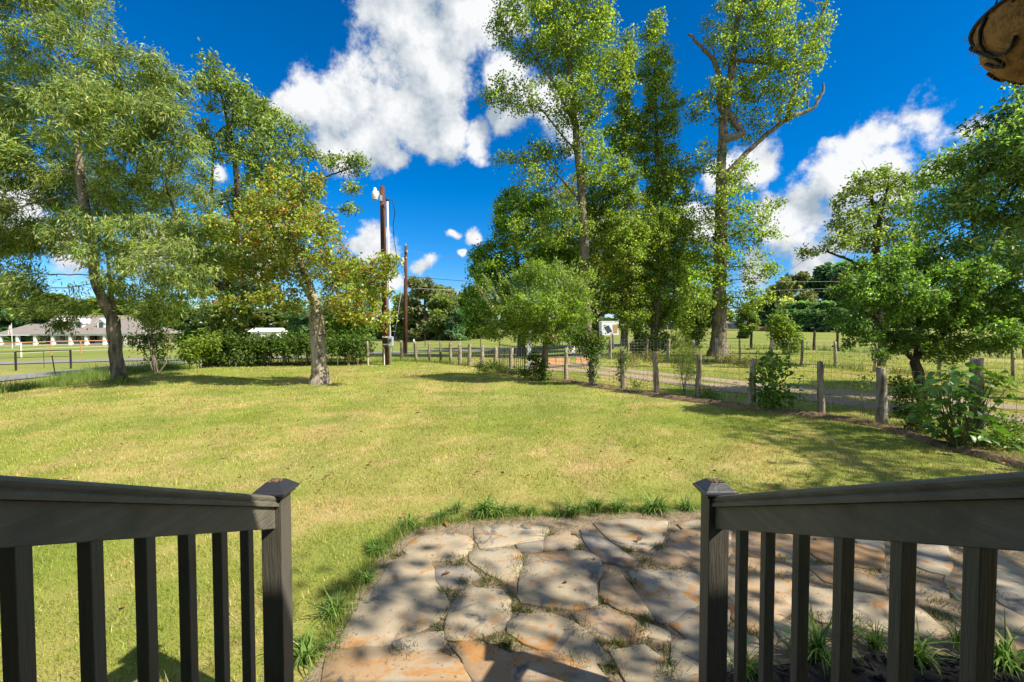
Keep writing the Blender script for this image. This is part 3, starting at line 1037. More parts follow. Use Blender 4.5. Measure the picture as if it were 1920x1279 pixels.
def grow(rng, lines, A, D, dk, di, maxit=140, trop=(0, 0, .05), wig=.12):
    """space colonisation; lines = [(points, parent_index or None)] the trunk and the limbs drawn by hand"""
    P = []; par = []
    first = {}
    for li, (pts, pl) in enumerate(lines):
        pts = [np.asarray(p, float) for p in pts]
        if pl is None:
            cur = -1
        else:       # start from nearest node of that line
            ids = [i for i in range(len(P)) if first[pl][0] <= i < first[pl][1]]
            cur = ids[int(np.argmin([np.linalg.norm(P[i] - pts[0]) for i in ids]))]
        s0 = len(P)
        for a, b in zip(pts[:-1], pts[1:]):
            n = max(1, int(np.linalg.norm(b - a) / D))
            for k in range(n):
                q = a + (b - a) * k / n
                if pl is not None and k == 0 and a is pts[0]:
                    continue
                P.append(q + rng.normal(0, D * .05, 3) * (0 if cur == -1 else 1)); par.append(cur); cur = len(P) - 1
        P.append(pts[-1]); par.append(cur)
        first[li] = (s0, len(P))
    MAXN = 14000
    X = np.zeros((MAXN, 3)); X[:len(P)] = P
    n = len(P)
    A = np.asarray(A, float)
    dd = np.linalg.norm(A[:, None, :] - X[None, :n, :], axis=2)
    near = dd.argmin(1); nd_ = dd.min(1)
    alive = nd_ > dk
    trop = np.asarray(trop)
    for it in range(maxit):
        if not alive.any() or n > MAXN - 2500:
            break
        act = alive & (nd_ < di)
        if not act.any():
            di *= 1.6
            continue
        idx = near[act]
        dirs = np.zeros((n, 3))
        np.add.at(dirs, idx, unit(A[act] - X[idx]))
        src = np.unique(idx)
        dv = unit(unit(dirs[src]) + trop + rng.normal(0, wig, (len(src), 3)))
        new = X[src] + dv * D
        # do not grow the same twig twice
        chk = np.linalg.norm(new[:, None, :] - X[None, :n, :], axis=2).min(1) if n < 9000 else np.full(len(new), 9.)
        ok = chk > D * .35
        bad = src[~ok]
        if len(bad):
            alive[np.isin(near, bad) & alive & (nd_ < di)] &= rng.rand(int((np.isin(near, bad) & alive & (nd_ < di)).sum())) > .5
        new = new[ok]; src = src[ok]
        if not len(new):
            continue
        X[n:n + len(new)] = new
        par += list(src)
        al = np.where(alive)[0]
        d2 = np.linalg.norm(A[al][:, None, :] - new[None], axis=2)
        j = d2.argmin(1); m = d2.min(1)
        imp = m < nd_[al]
        nd_[al[imp]] = m[imp]; near[al[imp]] = n + j[imp]
        n += len(new)
        alive &= nd_ > dk
    return X[:n].copy(), np.array(par[:n])


def branch_mesh(X, par, rtip, expo, r_root, rmin_draw, flare=1.0, exc=1.62):
    n = len(X)
    cnt = np.zeros(n)
    tipd = np.zeros(n, int)
    for i in range(n - 1, -1, -1):       # parents always come before children
        if cnt[i] == 0:
            cnt[i] = 1
        if par[i] >= 0:
            cnt[par[i]] += cnt[i]
            tipd[par[i]] = max(tipd[par[i]], tipd[i] + 1)
    ex = math.log(max(4, cnt[0])) / math.log(r_root / rtip)
    ex = min(ex, exc)
    rr_ = r_root * (cnt / cnt[0]) ** (1 / ex)
    rr_ = np.maximum(rr_, rtip)
    branch_mesh.tipd = tipd; branch_mesh.cnt = cnt
    ch = [[] for _ in range(n)]
    for i in range(n):
        if par[i] >= 0:
            ch[par[i]].append(i)
    V = []; F = []; base = 0
    stack = [(0, -1)]
    while stack:
        s, p = stack.pop()
        chain = ([p] if p >= 0 else []) + [s]
        cur = s
        while ch[cur]:
            cs = sorted(ch[cur], key=lambda q: -rr_[q])
            for q in cs[1:]:
                stack.append((q, cur))
            cur = cs[0]
            chain.append(cur)
        R0 = rr_[s]
        if R0 < rmin_draw:
            continue
        sides = 12 if R0 > .12 else 7 if R0 > .05 else 5 if R0 > .02 else 3
        C = X[chain]
        rad = rr_[chain].copy()
        if p >= 0:
            rad[0] = min(rad[0], rad[1] * 1.15)
        else:
            hgt = np.linalg.norm(C - C[0], axis=1)
            rad = rad * (1 + (flare - 1) * np.exp(-hgt / (1.6 * r_root)))
        if len(C) < 2:
            continue
        tg = unit(np.gradient(C, axis=0))
        ref = np.array((1., 0, 0)) if abs(tg[0][0]) < .8 else np.array((0, 1., 0))
        u = unit(ref - tg * (tg @ ref)[:, None])
        w = np.cross(tg, u)
        ang = np.arange(sides) * 2 * math.pi / sides
        jit = 1 + (np.random.RandomState(len(V)).rand(len(C), sides) - .5) * (.2 if sides > 6 else .1)
        ringv = C[:, None, :] + (u[:, None, :] * np.cos(ang)[None, :, None] + w[:, None, :] * np.sin(ang)[None, :, None]) * (rad[:, None, None] * jit[:, :, None])
        V.append(ringv.reshape(-1, 3))
        I = base + np.arange(len(C) * sides).reshape(len(C), sides)
        J = np.roll(I, -1, axis=1)
        F.append(np.stack((I[:-1], J[:-1], J[1:], I[1:]), -1).reshape(-1, 4))
        base += len(C) * sides
    return np.vstack(V), np.vstack(F), rr_


def leaves_np(rng, C, ax_, nrm, L, Wd, colr, fold=.25, shape='rhomb'):
    """a leaf at every C: 4-point blade folded along the middle"""
    n = len(C)
    ax_ = unit(ax_)
    side = unit(np.cross(nrm, ax_))
    nn = np.cross(ax_, side)
    L = np.asarray(L)[:, None] * np.ones((n, 1)) if np.ndim(L) else np.full((n, 1), L)
    Wd = np.asarray(Wd)[:, None] * np.ones((n, 1)) if np.ndim(Wd) else np.full((n, 1), Wd)
    v0 = C
    v2 = C + ax_ * L - nn * L * .12
    mid = C + ax_ * L * .45
    v1 = mid + side * Wd * .5 + nn * Wd * fold
    v3 = mid - side * Wd * .5 + nn * Wd * fold
    V = np.stack((v0, v1, v2, v3), 1).reshape(-1, 3)
    F = np.arange(4 * n).reshape(n, 4)
    c = np.repeat(colr, 4, axis=0)
    return V, F, c


def palette(rng, n, pal, jitter=.22):
    cols = np.array([p[0] for p in pal]); w = np.array([p[1] for p in pal], float); w /= w.sum()
    c = cols[rng.choice(len(pal), n, p=w)]
    return c * np.exp(rng.normal(0, jitter, (n, 1)))


def blob_pts(rng, blobs, depth, nA, dspread, rdep=1.0):
    """points inside ellipsoids that are given by pixel outline at a depth"""
    out = []
    k = depth / FPX
    vol = sum(b[2] * b[3] * (b[2] + b[3]) * .5 for b in blobs)
    for b in blobs:
        px, py, rx, ry = b[:4]
        dy = b[4] if len(b) > 4 else rng.uniform(-1, .55) * dspread
        c = pix(px, py, depth + dy)
        a = np.array((rx * k, (rx + ry) * .5 * k * rdep, ry * k))
        n = max(6, int(nA * rx * ry * (rx + ry) * .5 / vol))
        u = unit(rng.normal(0, 1, (n, 3))) * (rng.rand(n, 1) ** .42)
        out.append(c + u * a)
    sp = (vol * 4.19 * k ** 3 * .75 / nA) ** (1 / 3)
    return np.vstack(out), sp


def tree(name, label, blobs, depth, trunk, r_root, pal, seed=1, limbs=(), nA=1700, nleaf=26000, dens=9, D=.4, leaf=(.12, .10), per=9, sig=.22, rtip=.006, rdraw=.004,
         bark='bark', dspread=1.5, rdep=1.0, droop=-.2, cat='tree', group=None, leaf_mat='leaf', flare=1.25, leafR=.03, lmin=0, trop=(0, 0, .05),
         clumpvar=.3, world=False, along=0, jitter=.3, dk=1.25, sigf=.8, exc=1.62, expo=2.3, parts=('trunk', 'crown'), upright=0.0):
    rng = np.random.RandomState(seed)
    if world:
        A = blobs
    else:
        A, sp = blob_pts(rng, blobs, depth, nA, dspread, rdep)
        D = sp * .6
    conv = (lambda p: np.array(p, float)) if world else (lambda p: pix(p[0], p[1], depth + (p[2] if len(p) > 2 else 0)))
    base = conv(trunk[0])
    if not world:
        base[2] = float(gz(base[0], base[1])) - .02
    lines = [([base] + [conv(p) for p in trunk[1:]], None)]
    for l in limbs:
        lines.append(([conv(p) for p in l], 0))
    X, par = grow(rng, lines, A, D, D * dk, D * 7, trop=trop)
    Vb, Fb, rad = branch_mesh(X, par, rtip, expo, r_root, rdraw, flare, exc)
    root = empty(name, base, label, cat, group)
    tb = link(parts[0], npmesh(name + '_trunk', Vb - base, Fb, M[bark], None, True), root)
    # leaves sit on the thin twigs
    tips = np.where((branch_mesh.tipd <= 3) & (branch_mesh.cnt <= 6))[0]
    tips = tips[tips > len(lines[0][0])]
    if lmin:
        tips = tips[X[tips][:, 2] > lmin]
    # keep leaves near the drawn crown
    dA = np.array([np.min(np.sum((A - X[i]) ** 2, 1)) for i in tips]) if len(tips) * len(A) < 6e7 else np.zeros(len(tips))
    tips = tips[dA < (D * 2.2) ** 2]
    per = max(2, int(round(nleaf / len(tips))))
    n = len(tips) * per
    sig = D * sigf if not world else sig
    ci = np.repeat(tips, per)
    pd = unit(X[ci] - X[np.maximum(par[ci], 0)])
    # sprays of leaves along the twig
    C = X[ci] - pd * rng.rand(n, 1) * D + rng.normal(0, sig, (n, 3)) * np.array((1, 1, .8))
    ax_ = unit(pd * (.5 + upright) + rng.normal(0, .6, (n, 3)) + np.array((0, 0, droop)) + along * pd)
    nrm = unit(rng.normal(0, .55, (n, 3)) + np.array((.25, -.15, .75)))
    tone = np.exp(rng.normal(0, clumpvar, len(X)))[ci][:, None]
    col = np.minimum(palette(rng, n, pal, jitter) * tone * np.array((1.25, 1.30, 1.25)), .6)
    L = leaf[0] * np.exp(rng.normal(0, .22, n)); Wd = leaf[1] * np.exp(rng.normal(0, .22, n))
    V, F, c = leaves_np(rng, C, ax_, nrm, L, Wd, col)
    cr = link(parts[1], npmesh(name + '_crown', V - base, F, M[leaf_mat], c, False), root)
    cr['kind'] = 'stuff'
    print('TREE', name, 'attr', len(A), 'nodes', len(X), 'tips', len(tips), 'leaves', n, 'D', round(D, 2))
    return root


GREEN = [((0.144, 0.236, 0.040), 4), ((0.196, 0.287, 0.048), 3), ((0.276, 0.333, 0.057), 1.5), ((0.092, 0.167, 0.034), 2)]
LIME = [((0.184, 0.264, 0.045), 4), ((0.136, 0.208, 0.035), 3), ((0.240, 0.288, 0.048), 2)]
DARK = [((0.105, 0.175, 0.056), 4), ((0.140, 0.217, 0.063), 3), ((0.196, 0.266, 0.084), 2), ((0.336, 0.350, 0.084), .8)]
FEATHER = [((0.184, 0.232, 0.072), 4), ((0.240, 0.264, 0.080), 3), ((0.120, 0.168, 0.056), 3), ((0.304, 0.296, 0.088), 1.2)]
GUM = [((.17, .23, .035), 4), ((.23, .27, .04), 3), ((.30, .32, .07), 1.5), ((.09, .15, .03), 3)]
ORANGE = [((.26, .29, .05), 5), ((.19, .25, .045), 6), ((.34, .29, .05), 2.2), ((.46, .21, .04), 1.3), ((.50, .10, .03), .8), ((.12, .165, .035), 2)]
OAK = [((0.155, 0.207, 0.057), 4), ((0.207, 0.247, 0.069), 3), ((0.109, 0.149, 0.046), 3), ((0.287, 0.299, 0.092), 1.3)]
ELM = [((0.160, 0.232, 0.040), 4), ((0.120, 0.184, 0.032), 3), ((0.256, 0.288, 0.056), 2)]

# -- the feathery tree at the left edge of the yard
tree('feathery_tree', 'large feathery pale green tree with a forked grey trunk at the left yard edge',
     [(60, 60, 60, 60), (150, 60, 45, 60), (185, 130, 60, 60), (265, 140, 65, 48), (310, 165, 38, 50), (90, 180, 90, 75), (200, 240, 90, 75), (310, 260, 65, 65),
      (40, 300, 70, 85), (140, 350, 90, 65), (265, 355, 85, 60), (365, 330, 35, 55), (60, 440, 85, 50), (190, 440, 85, 42), (310, 450, 75, 52), (375, 470, 40, 45),
      (30, 530, 60, 40), (265, 545, 60, 35), (345, 545, 45, 35), (130, 545, 40, 26), (112, 608, 20, 16), (60, 585, 36, 14), (160, 590, 24, 14), (330, 500, 60, 40), (290, 590, 40, 26), (385, 400, 30, 45), (230, 500, 60, 34), (-60, 200, 80, 90), (-60, 400, 80, 90), (100, -30, 70, 50), (20, -20, 60, 50), (190, 20, 25, 40)],
     15.0, [(226, 718), (216, 660), (212, 600), (208, 540, .2), (200, 470, .5), (215, 360, .6)], .185, FEATHER, seed=11,
     limbs=[[(212, 602), (180, 530, -.2), (166, 430, -.4), (150, 330, -.5), (142, 200, -.4)],
            [(208, 540), (270, 480, .3), (330, 400, .4)]],
     nA=3200, nleaf=120000, leaf=(.17, .033), per=19, sig=.20, droop=-.42, bark='bark', dspread=2.1, clumpvar=.3, leafR=.026, along=.5, flare=1.3)

# -- the oak behind the hedge
tree('oak_tree', 'big spreading oak with a thick dark double trunk behind the vine hedge',
     [(400, 150, 36, 36), (440, 185, 55, 36), (478, 215, 55, 36), (528, 240, 45, 24), (420, 260, 55, 45), (500, 300, 55, 45), (560, 285, 40, 24), (565, 345, 45, 34),
      (618, 300, 38, 14), (664, 308, 32, 20), (470, 380, 70, 45), (565, 400, 45, 30), (655, 352, 28, 14), (660, 395, 26, 12), (430, 470, 60, 45), (520, 470, 55, 35), (375, 520, 50, 45),
      (480, 550, 50, 34), (400, 585, 50, 24, -1.6), (430, 600, 44, 22, -1.4), (455, 560, 50, 34, -1.5), (340, 440, 40, 50)],
     23.0, [(406, 690), (408, 640), (420, 580), (438, 480), (446, 380), (440, 280)], .40, OAK, seed=21,
     limbs=[[(420, 580), (400, 500, .5), (395, 400, .8), (400, 260, .5)], [(438, 480), (520, 400, -.3), (600, 335, -.5), (668, 312, -.4)], [(446, 400), (520, 330, .3), (560, 290, .4)]],
     nA=2400, nleaf=34000, leaf=(.16, .085), per=11, sig=.22, bark='bark_dark', dspread=2.5, leafR=.03, leaf_mat='leaf_glossy', flare=1.5)

# -- the tree that is turning orange
tree('autumn_tree', 'small lawn tree with yellow green leaves turning orange and red',
     [(520, 350, 36, 36), (485, 392, 50, 34), (560, 390, 44, 36), (440, 430, 45, 34), (520, 440, 60, 42), (600, 430, 42, 34), (625, 490, 50, 34), (550, 500, 60, 34),
      (470, 500, 50, 34), (420, 500, 34, 32), (680, 512, 42, 24), (722, 500, 34, 34), (695, 555, 44, 24), (640, 560, 45, 30), (520, 560, 55, 24),
      (440, 572, 36, 18), (672, 598, 36, 16), (720, 602, 30, 20), (590, 340, 18, 26), (405, 440, 20, 20)],
     14.6, [(600, 719), (597, 660), (594, 600), (592, 568)], .235, ORANGE, seed=31,
     limbs=[[(592, 570), (575, 520), (545, 450), (525, 370)], [(594, 592), (630, 530, .2), (650, 470, .3)], [(594, 590), (670, 545, -.3), (735, 505, -.4)], [(595, 600), (520, 565, -.4), (440, 565, -.5)], [(594, 590), (560, 520, .6), (480, 420, .8)],
            [(596, 585), (650, 575, -.8), (715, 590, -.9)]],
     nA=1800, exc=1.2, nleaf=19000, leaf=(.095, .066), per=9, sig=.16, bark='bark_pale', dspread=1.3, leafR=.02, flare=1.45, droop=-.1, clumpvar=.22, leaf_mat='leaf_glossy')

# -- three tall slim trees past the gate
tree('tall_gum_tree', 'tall slender tree with a broad open top beside the pair of narrow spires',
     [(1010, 60, 85, 55), (1085, 90, 85, 80), (1112, 30, 55, 36), (965, 178, 58, 36), (920, 190, 26, 22), (1085, 195, 55, 50), (1015, 292, 55, 30), (955, 300, 34, 18), (1145, 135, 45, 45), (1000, 340, 50, 28),
      (1112, 300, 36, 55), (1050, 420, 65, 52), (1125, 450, 52, 45), (1060, -50, 95, 70), (930, 60, 25, 25), (950, 20, 28, 25), (1085, 540, 50, 45), (990, 440, 40, 40)],
     28.0, [(1102, 650), (1098, 560), (1095, 440), (1088, 330), (1078, 230), (1068, 130), (1060, -40)], .29, GUM, seed=41,
     limbs=[[(1078, 235), (1040, 160), (990, 90)], [(1085, 290), (1010, 200, .4), (930, 190, .5)], [(1082, 270), (1140, 150)], [(1092, 380), (1020, 300, -.4), (950, 305, -.5)]],
     nA=2200, nleaf=44000, leaf=(.135, .12), per=9, sig=.26, bark='bark', dspread=1.6, leafR=.032, rtip=.009, flare=1.3)
tree('tall_gum_tree', 'narrow spire of a tree standing between two taller ones past the gate',
     [(1181, 95, 18, 38), (1168, 165, 24, 46), (1172, 250, 38, 55), (1160, 350, 42, 55), (1168, 450, 48, 55), (1180, 540, 48, 48), (1140, 560, 40, 28), (1120, 380, 34, 44), (1190, 600, 34, 24)],
     29.0, [(1198, 655), (1188, 560), (1176, 400), (1172, 250), (1180, 90)], .22, GUM, seed=42, nA=1200, nleaf=26000, leaf=(.135, .12), per=9, sig=.24, dspread=1.0, leafR=.03, rtip=.009)
tree('tall_gum_tree', 'tall pointed tree with a dense leafy spire, forking at its foot',
     [(1228, 68, 19, 48), (1230, 130, 34, 48), (1238, 205, 40, 55), (1230, 285, 46, 55), (1252, 355, 46, 55), (1232, 430, 48, 55), (1232, 520, 60, 55), (1275, 470, 40, 40), (1265, 585, 40, 34), (1215, 590, 40, 24), (1285, 330, 22, 14), (1300, 420, 20, 14)],
     30.0, [(1222, 652), (1232, 560), (1240, 440), (1232, 300), (1228, 180), (1228, 60)], .27, GUM, seed=43,
     limbs=[[(1224, 640), (1262, 560, .4), (1285, 450, .6), (1280, 380, .6)]], nA=1500, nleaf=36000, leaf=(.135, .12), per=10, sig=.24, dspread=1.0, leafR=.03, rtip=.009, flare=1.6)
t_ = tree('tall_gum_tree', 'tallest thick trunked tree with bare crooked grey limbs beside the farm field',
     [(1410, 20, 55, 30), (1440, 60, 65, 52), (1360, 60, 38, 55), (1492, 110, 45, 65), (1420, 150, 55, 52), (1470, 185, 42, 34), (1352, 180, 34, 42), (1305, 205, 26, 30), (1390, 235, 36, 26),
      (1320, 305, 45, 32), (1382, 335, 42, 32), (1300, 400, 45, 45), (1392, 430, 52, 42), (1436, 395, 34, 22), (1340, 480, 55, 50), (1425, 505, 36, 32), (1300, 560, 34, 42), (1405, 560, 44, 32),
      (1290, 610, 24, 32), (1360, 390, 44, 40), (1345, 560, 40, 30), (1440, -60, 85, 65), (1540, 40, 18, 40), (1462, 440, 16, 12)],
     28.0, [(1347, 668), (1349, 560), (1352, 400), (1353, 290), (1357, 230), (1372, 130), (1385, 20)], .42, GUM, seed=44,
     limbs=[[(1354, 335), (1400, 285), (1440, 250), (1474, 225), (1490, 170), (1500, 125), (1525, 70), (1552, 0), (1560, -60)], [(1500, 130), (1480, 90), (1470, 55)]],
     nA=2200, nleaf=34000, leaf=(.135, .12), per=9, sig=.25, bark='bark', dspread=1.6, leafR=.032, rtip=.010, flare=1.7)
tb_ = np.array(t_.location)
for nm, ln, r0, r1 in [('bare_limb', [(1356, 262), (1394, 252), (1372, 218), (1352, 205), (1349, 150), (1340, 110), (1325, 95), (1308, 82), (1290, 64)], .26, .07),
                       ('bare_limb', [(1474, 225), (1500, 214), (1522, 204), (1534, 188), (1546, 166), (1544, 156)], .16, .05),
                       ('bare_limb', [(1516, 206), (1514, 190), (1518, 174)], .06, .03),
                       ('bare_limb', [(1520, 96), (1536, 75), (1548, 62), (1572, 45)], .10, .025),
                       ('bare_limb', [(1534, 90), (1544, 82), (1551, 74)], .07, .035),
                       ('bare_limb', [(1338, 106), (1334, 86)], .05, .03)]:
    P = [pix(p[0], p[1], 27.9) for p in ln]
    rj = np.random.RandomState(len(ln))
    Q = []
    for a, b in zip(P[:-1], P[1:]):
        for k in range(3):
            Q.append(a + (b - a) * k / 3 + rj.normal(0, .04, 3))
    Q.append(P[-1])
    rads = [r0 + (r1 - r0) * (i / (len(Q) - 1)) for i in range(len(Q))]
    MB().tube(Q, rads, 7).build(nm, M['dead_wood'], t_, smooth=True, origin=tuple(tb_))

# -- leafy trees in front of and beside them
tree('broadleaf_tree', 'rounded mid green tree left of the tall slim trees',
     [(930, 500, 52, 52), (962, 420, 42, 62), (900, 570, 34, 52), (1000, 400, 42, 42), (905, 490, 28, 34), (955, 365, 26, 22), (960, 580, 44, 44), (1010, 500, 44, 52), (1060, 480, 40, 44), (1010, 590, 44, 34)],
     33.0, [(978, 655), (975, 580), (968, 480), (965, 400)], .28, GREEN, seed=51, nA=1500, nleaf=30000, leaf=(.17, .14), per=10, sig=.25, dspread=1.6, leafR=.03, rtip=.01)
tree('spreading_tree', 'wide olive green tree seen between the trunks of the tall slim trees',
     [(1060, 380, 50, 34), (1110, 420, 50, 40), (1150, 480, 60, 44), (1100, 500, 55, 40), (1200, 390, 44, 34), (1215, 450, 44, 40), (1080, 340, 30, 18), (1245, 360, 30, 18), (1170, 560, 50, 30), (1080, 570, 40, 30)],
     38.0, [(1116, 640), (1114, 560), (1120, 470)], .35, [((.2, .21, .045), 4), ((.25, .235, .045), 3), ((.13, .16, .04), 2)], seed=52,
     limbs=[[(1115, 600), (1150, 570), (1185, 560)]], nA=1500, nleaf=30000, leaf=(.17, .10), per=10, sig=.28, bark='bark_dark', dspread=1.8, leafR=.03, rtip=.01)
tree('broadleaf_tree', 'wide fresh green tree filling the gaps behind the tall slim trunks',
     [(1040, 470, 55, 45), (1130, 520, 65, 45), (1200, 500, 55, 55), (1280, 520, 55, 45), (1325, 570, 36, 34), (1060, 570, 55, 34), (1180, 560, 65, 28), (1260, 588, 55, 26), (1160, 440, 50, 40), (1250, 440, 44, 40)],
     44.0, [(1170, 640), (1172, 580), (1175, 500), (1178, 440)], .34, GREEN, seed=53, nA=1500, nleaf=26000, leaf=(.26, .2), dspread=2.2, rtip=.012)
elm_ = tree('elm_tree', 'bushy young elm with upswept twigs rising from the fence line by the gate',
     [(1020, 525, 52, 34), (965, 545, 34, 34), (1080, 550, 28, 34), (1020, 580, 72, 34), (950, 600, 36, 32), (1082, 600, 34, 26), (930, 622, 34, 18), (1010, 632, 55, 22), (1065, 632, 40, 18), (1000, 500, 20, 18), (1052, 502, 18, 16)],
     15.6, [(1016, 712), (1019, 680), (1022, 640), (1020, 600)], .085, ELM, seed=61, nA=1500, nleaf=22000, leaf=(.085, .04), per=9, sig=.10, dspread=.9, leafR=.012, rtip=.004, trop=(0, 0, .28), along=1.2, droop=.1, upright=.6, leaf_mat='leaf_glossy', clumpvar=.2)

rng = np.random.RandomState(62)
eb = np.array(elm_.location)
mb = MB(); C_ = []; A_ = []
for k in range(95):
    px, py = rng.uniform(915, 1110), rng.uniform(520, 625)
    py = max(py, 520 + abs(px - 1018) * .55)
    p0 = pix(px, py, 15.6 + rng.uniform(-.9, .7))
    d = np.array(((px - 1018) / 120 * .75 + rng.normal(0, .12), rng.normal(-.1, .2), 1.0))
    d /= np.linalg.norm(d)
    l = rng.uniform(.7, 1.35)
    bend = np.array((0, 0, -.12 * l * abs(d[0])))
    p1 = p0 + d * l * .55; p2 = p0 + d * l + bend
    mb.tube([p0, p1, p2], [.007, .005, .002], 4, False)
    m = int(l * 30)
    t = rng.rand(m, 1)
    C_.append(p0 + (p2 - p0) * t + rng.normal(0, .012, (m, 3)))
    A_.append(np.tile(d, (m, 1)) * .7 + rng.normal(0, .55, (m, 3)))
C_ = np.vstack(C_); A_ = np.vstack(A_); n = len(C_)
V, F, c = leaves_np(rng, C_, A_, unit(rng.normal(0, .5, (n, 3)) + np.array((.3, -.3, .6))), .075 * np.exp(rng.normal(0, .2, n)), .036, palette(rng, n, ELM, .22) * 1.35)
o = link('shoot_leaves', npmesh('shoot_leaves', V - eb, F, M['leaf_glossy'], c), elm_)
o['kind'] = 'stuff'
mb.build('shoots', M['bark'], elm_, origin=tuple(eb))['kind'] = 'stuff'

# -- right hand side
tree('thin_tree', 'thin crowned tree with bare twigs at its top, behind the leafy fence tree',
     [(1615, 345, 34, 24), (1660, 335, 34, 24), (1585, 372, 28, 20), (1600, 412, 44, 24), (1672, 392, 44, 32), (1640, 450, 52, 26), (1582, 452, 34, 24), (1532, 470, 24, 10), (1508, 462, 15, 9), (1692, 440, 34, 34), (1700, 350, 30, 26), (1640, 520, 60, 30)],
     21.0, [(1650, 690), (1646, 560), (1642, 440), (1630, 330), (1616, 300)], .19, OAK, seed=71, limbs=[[(1646, 540), (1600, 490), (1545, 470), (1505, 490), (1484, 505)], [(1642, 440), (1665, 350), (1664, 305)]],
     nA=1200, nleaf=9500, leaf=(.13, .09), per=9, sig=.18, dspread=1.2, leafR=.022, bark='bark_dark', rtip=.006)
tree('shade_tree', 'dark grey green shade tree whose crown fills the sky under the hanging basket',
     [(1885, 200, 36, 24), (1852, 240, 34, 24), (1900, 280, 55, 42), (1805, 300, 52, 34), (1745, 335, 34, 30), (1860, 340, 70, 42), (1785, 380, 60, 34), (1880, 420, 62, 52), (1745, 420, 42, 34),
      (1820, 470, 62, 34), (1920, 500, 52, 45), (2000, 250, 90, 70), (2030, 390, 100, 80), (1985, 150, 52, 34), (2140, 300, 110, 100), (2150, 450, 90, 80), (2010, 520, 70, 50), (2250, 260, 90, 90), (1720, 470, 40, 24)],
     11.0, [(2060, 700), (2055, 600), (2040, 480), (2020, 360), (2000, 260)], .26, DARK, seed=81, limbs=[[(2050, 560), (1960, 460, -.3), (1860, 400, -.5), (1780, 360, -.5)], [(2045, 520), (2140, 400), (2200, 300)]],
     nA=2600, nleaf=70000, leaf=(.11, .045), sigf=1.05, per=15, sig=.17, dspread=1.9, leafR=.022, bark='bark_dark', leaf_mat='leaf_glossy', droop=-.25)
tree('fence_tree', 'leafy low branching green tree leaning over the wire fence',
     [(1650, 505, 52, 28), (1720, 500, 62, 34), (1800, 520, 62, 34), (1605, 545, 42, 32), (1680, 560, 72, 42), (1780, 580, 72, 42), (1862, 562, 52, 42), (1565, 592, 24, 18), (1620, 620, 42, 28), (1700, 640, 62, 26),
      (1800, 648, 52, 26), (1880, 632, 44, 32), (1650, 668, 22, 12), (1770, 672, 32, 12), (1925, 600, 44, 44), (1590, 650, 16, 8), (1700, 470, 30, 16)],
     9.6, [(1734, 748), (1724, 710), (1716, 680), (1722, 630), (1728, 560)], .10, [((.10, .175, .034), 4), ((.14, .215, .04), 3), ((.07, .13, .034), 3), ((.21, .26, .06), 1)], seed=91,
     limbs=[[(1718, 680), (1660, 620), (1610, 570)], [(1718, 670), (1790, 610), (1860, 570)]], nA=2200, nleaf=42000, leaf=(.062, .036), per=12, sig=.10, dspread=.9, leafR=.014, rtip=.004, bark='bark_dark', leaf_mat='leaf_glossy')
# shade tree beside the house, out of the picture, that dapples the patio
rs3 = np.random.RandomState(4)
sA = []
for (c, a) in [((6.2, -.6, 5.2), (1.5, 1.0, .8)), ((7.6, .3, 6.2), (1.7, 1.3, 1.0)), ((8.6, -1.0, 6.6), (1.6, 1.5, 1.1)), ((6.6, 1.3, 5.6), (1.2, 1.1, .7)), ((9.6, 1.0, 6.6), (1.6, 1.6, 1.2)), ((8.2, 2.4, 5.2), (1.3, 1.2, .8)), ((5.2, .4, 4.6), (.9, .9, .5)), ((4.3, .7, 5.6), (.8, .6, .35)), ((10.6, 4.6, 6.2), (1.5, 1.4, .9)), ((12.0, 5.0, 7.2), (1.6, 1.3, 1.0)), ((9.8, 3.6, 5.4), (1.2, 1.1, .7)), ((12.4, 3.4, 7.6), (1.5, 1.4, 1.0)), ((11.2, 6.0, 5.4), (1.2, 1.1, .7))]:
    u = unit(rs3.normal(0, 1, (60, 3))) * (rs3.rand(60, 1) ** .42)
    sA.append(np.array(c) + u * np.array(a))
tree('side_yard_tree', 'green shade tree in the side yard whose leaves dapple the flagstone patio', np.vstack(sA), 0, [(8.6, .2, 0), (8.5, .2, 1.5), (8.2, .1, 3.2), (8.0, .3, 5.0)], .22, GREEN, seed=95,
     D=.36, leaf=(.15, .11), nleaf=3300, sig=.26, dspread=1, leafR=.022, world=True, rdep=1)


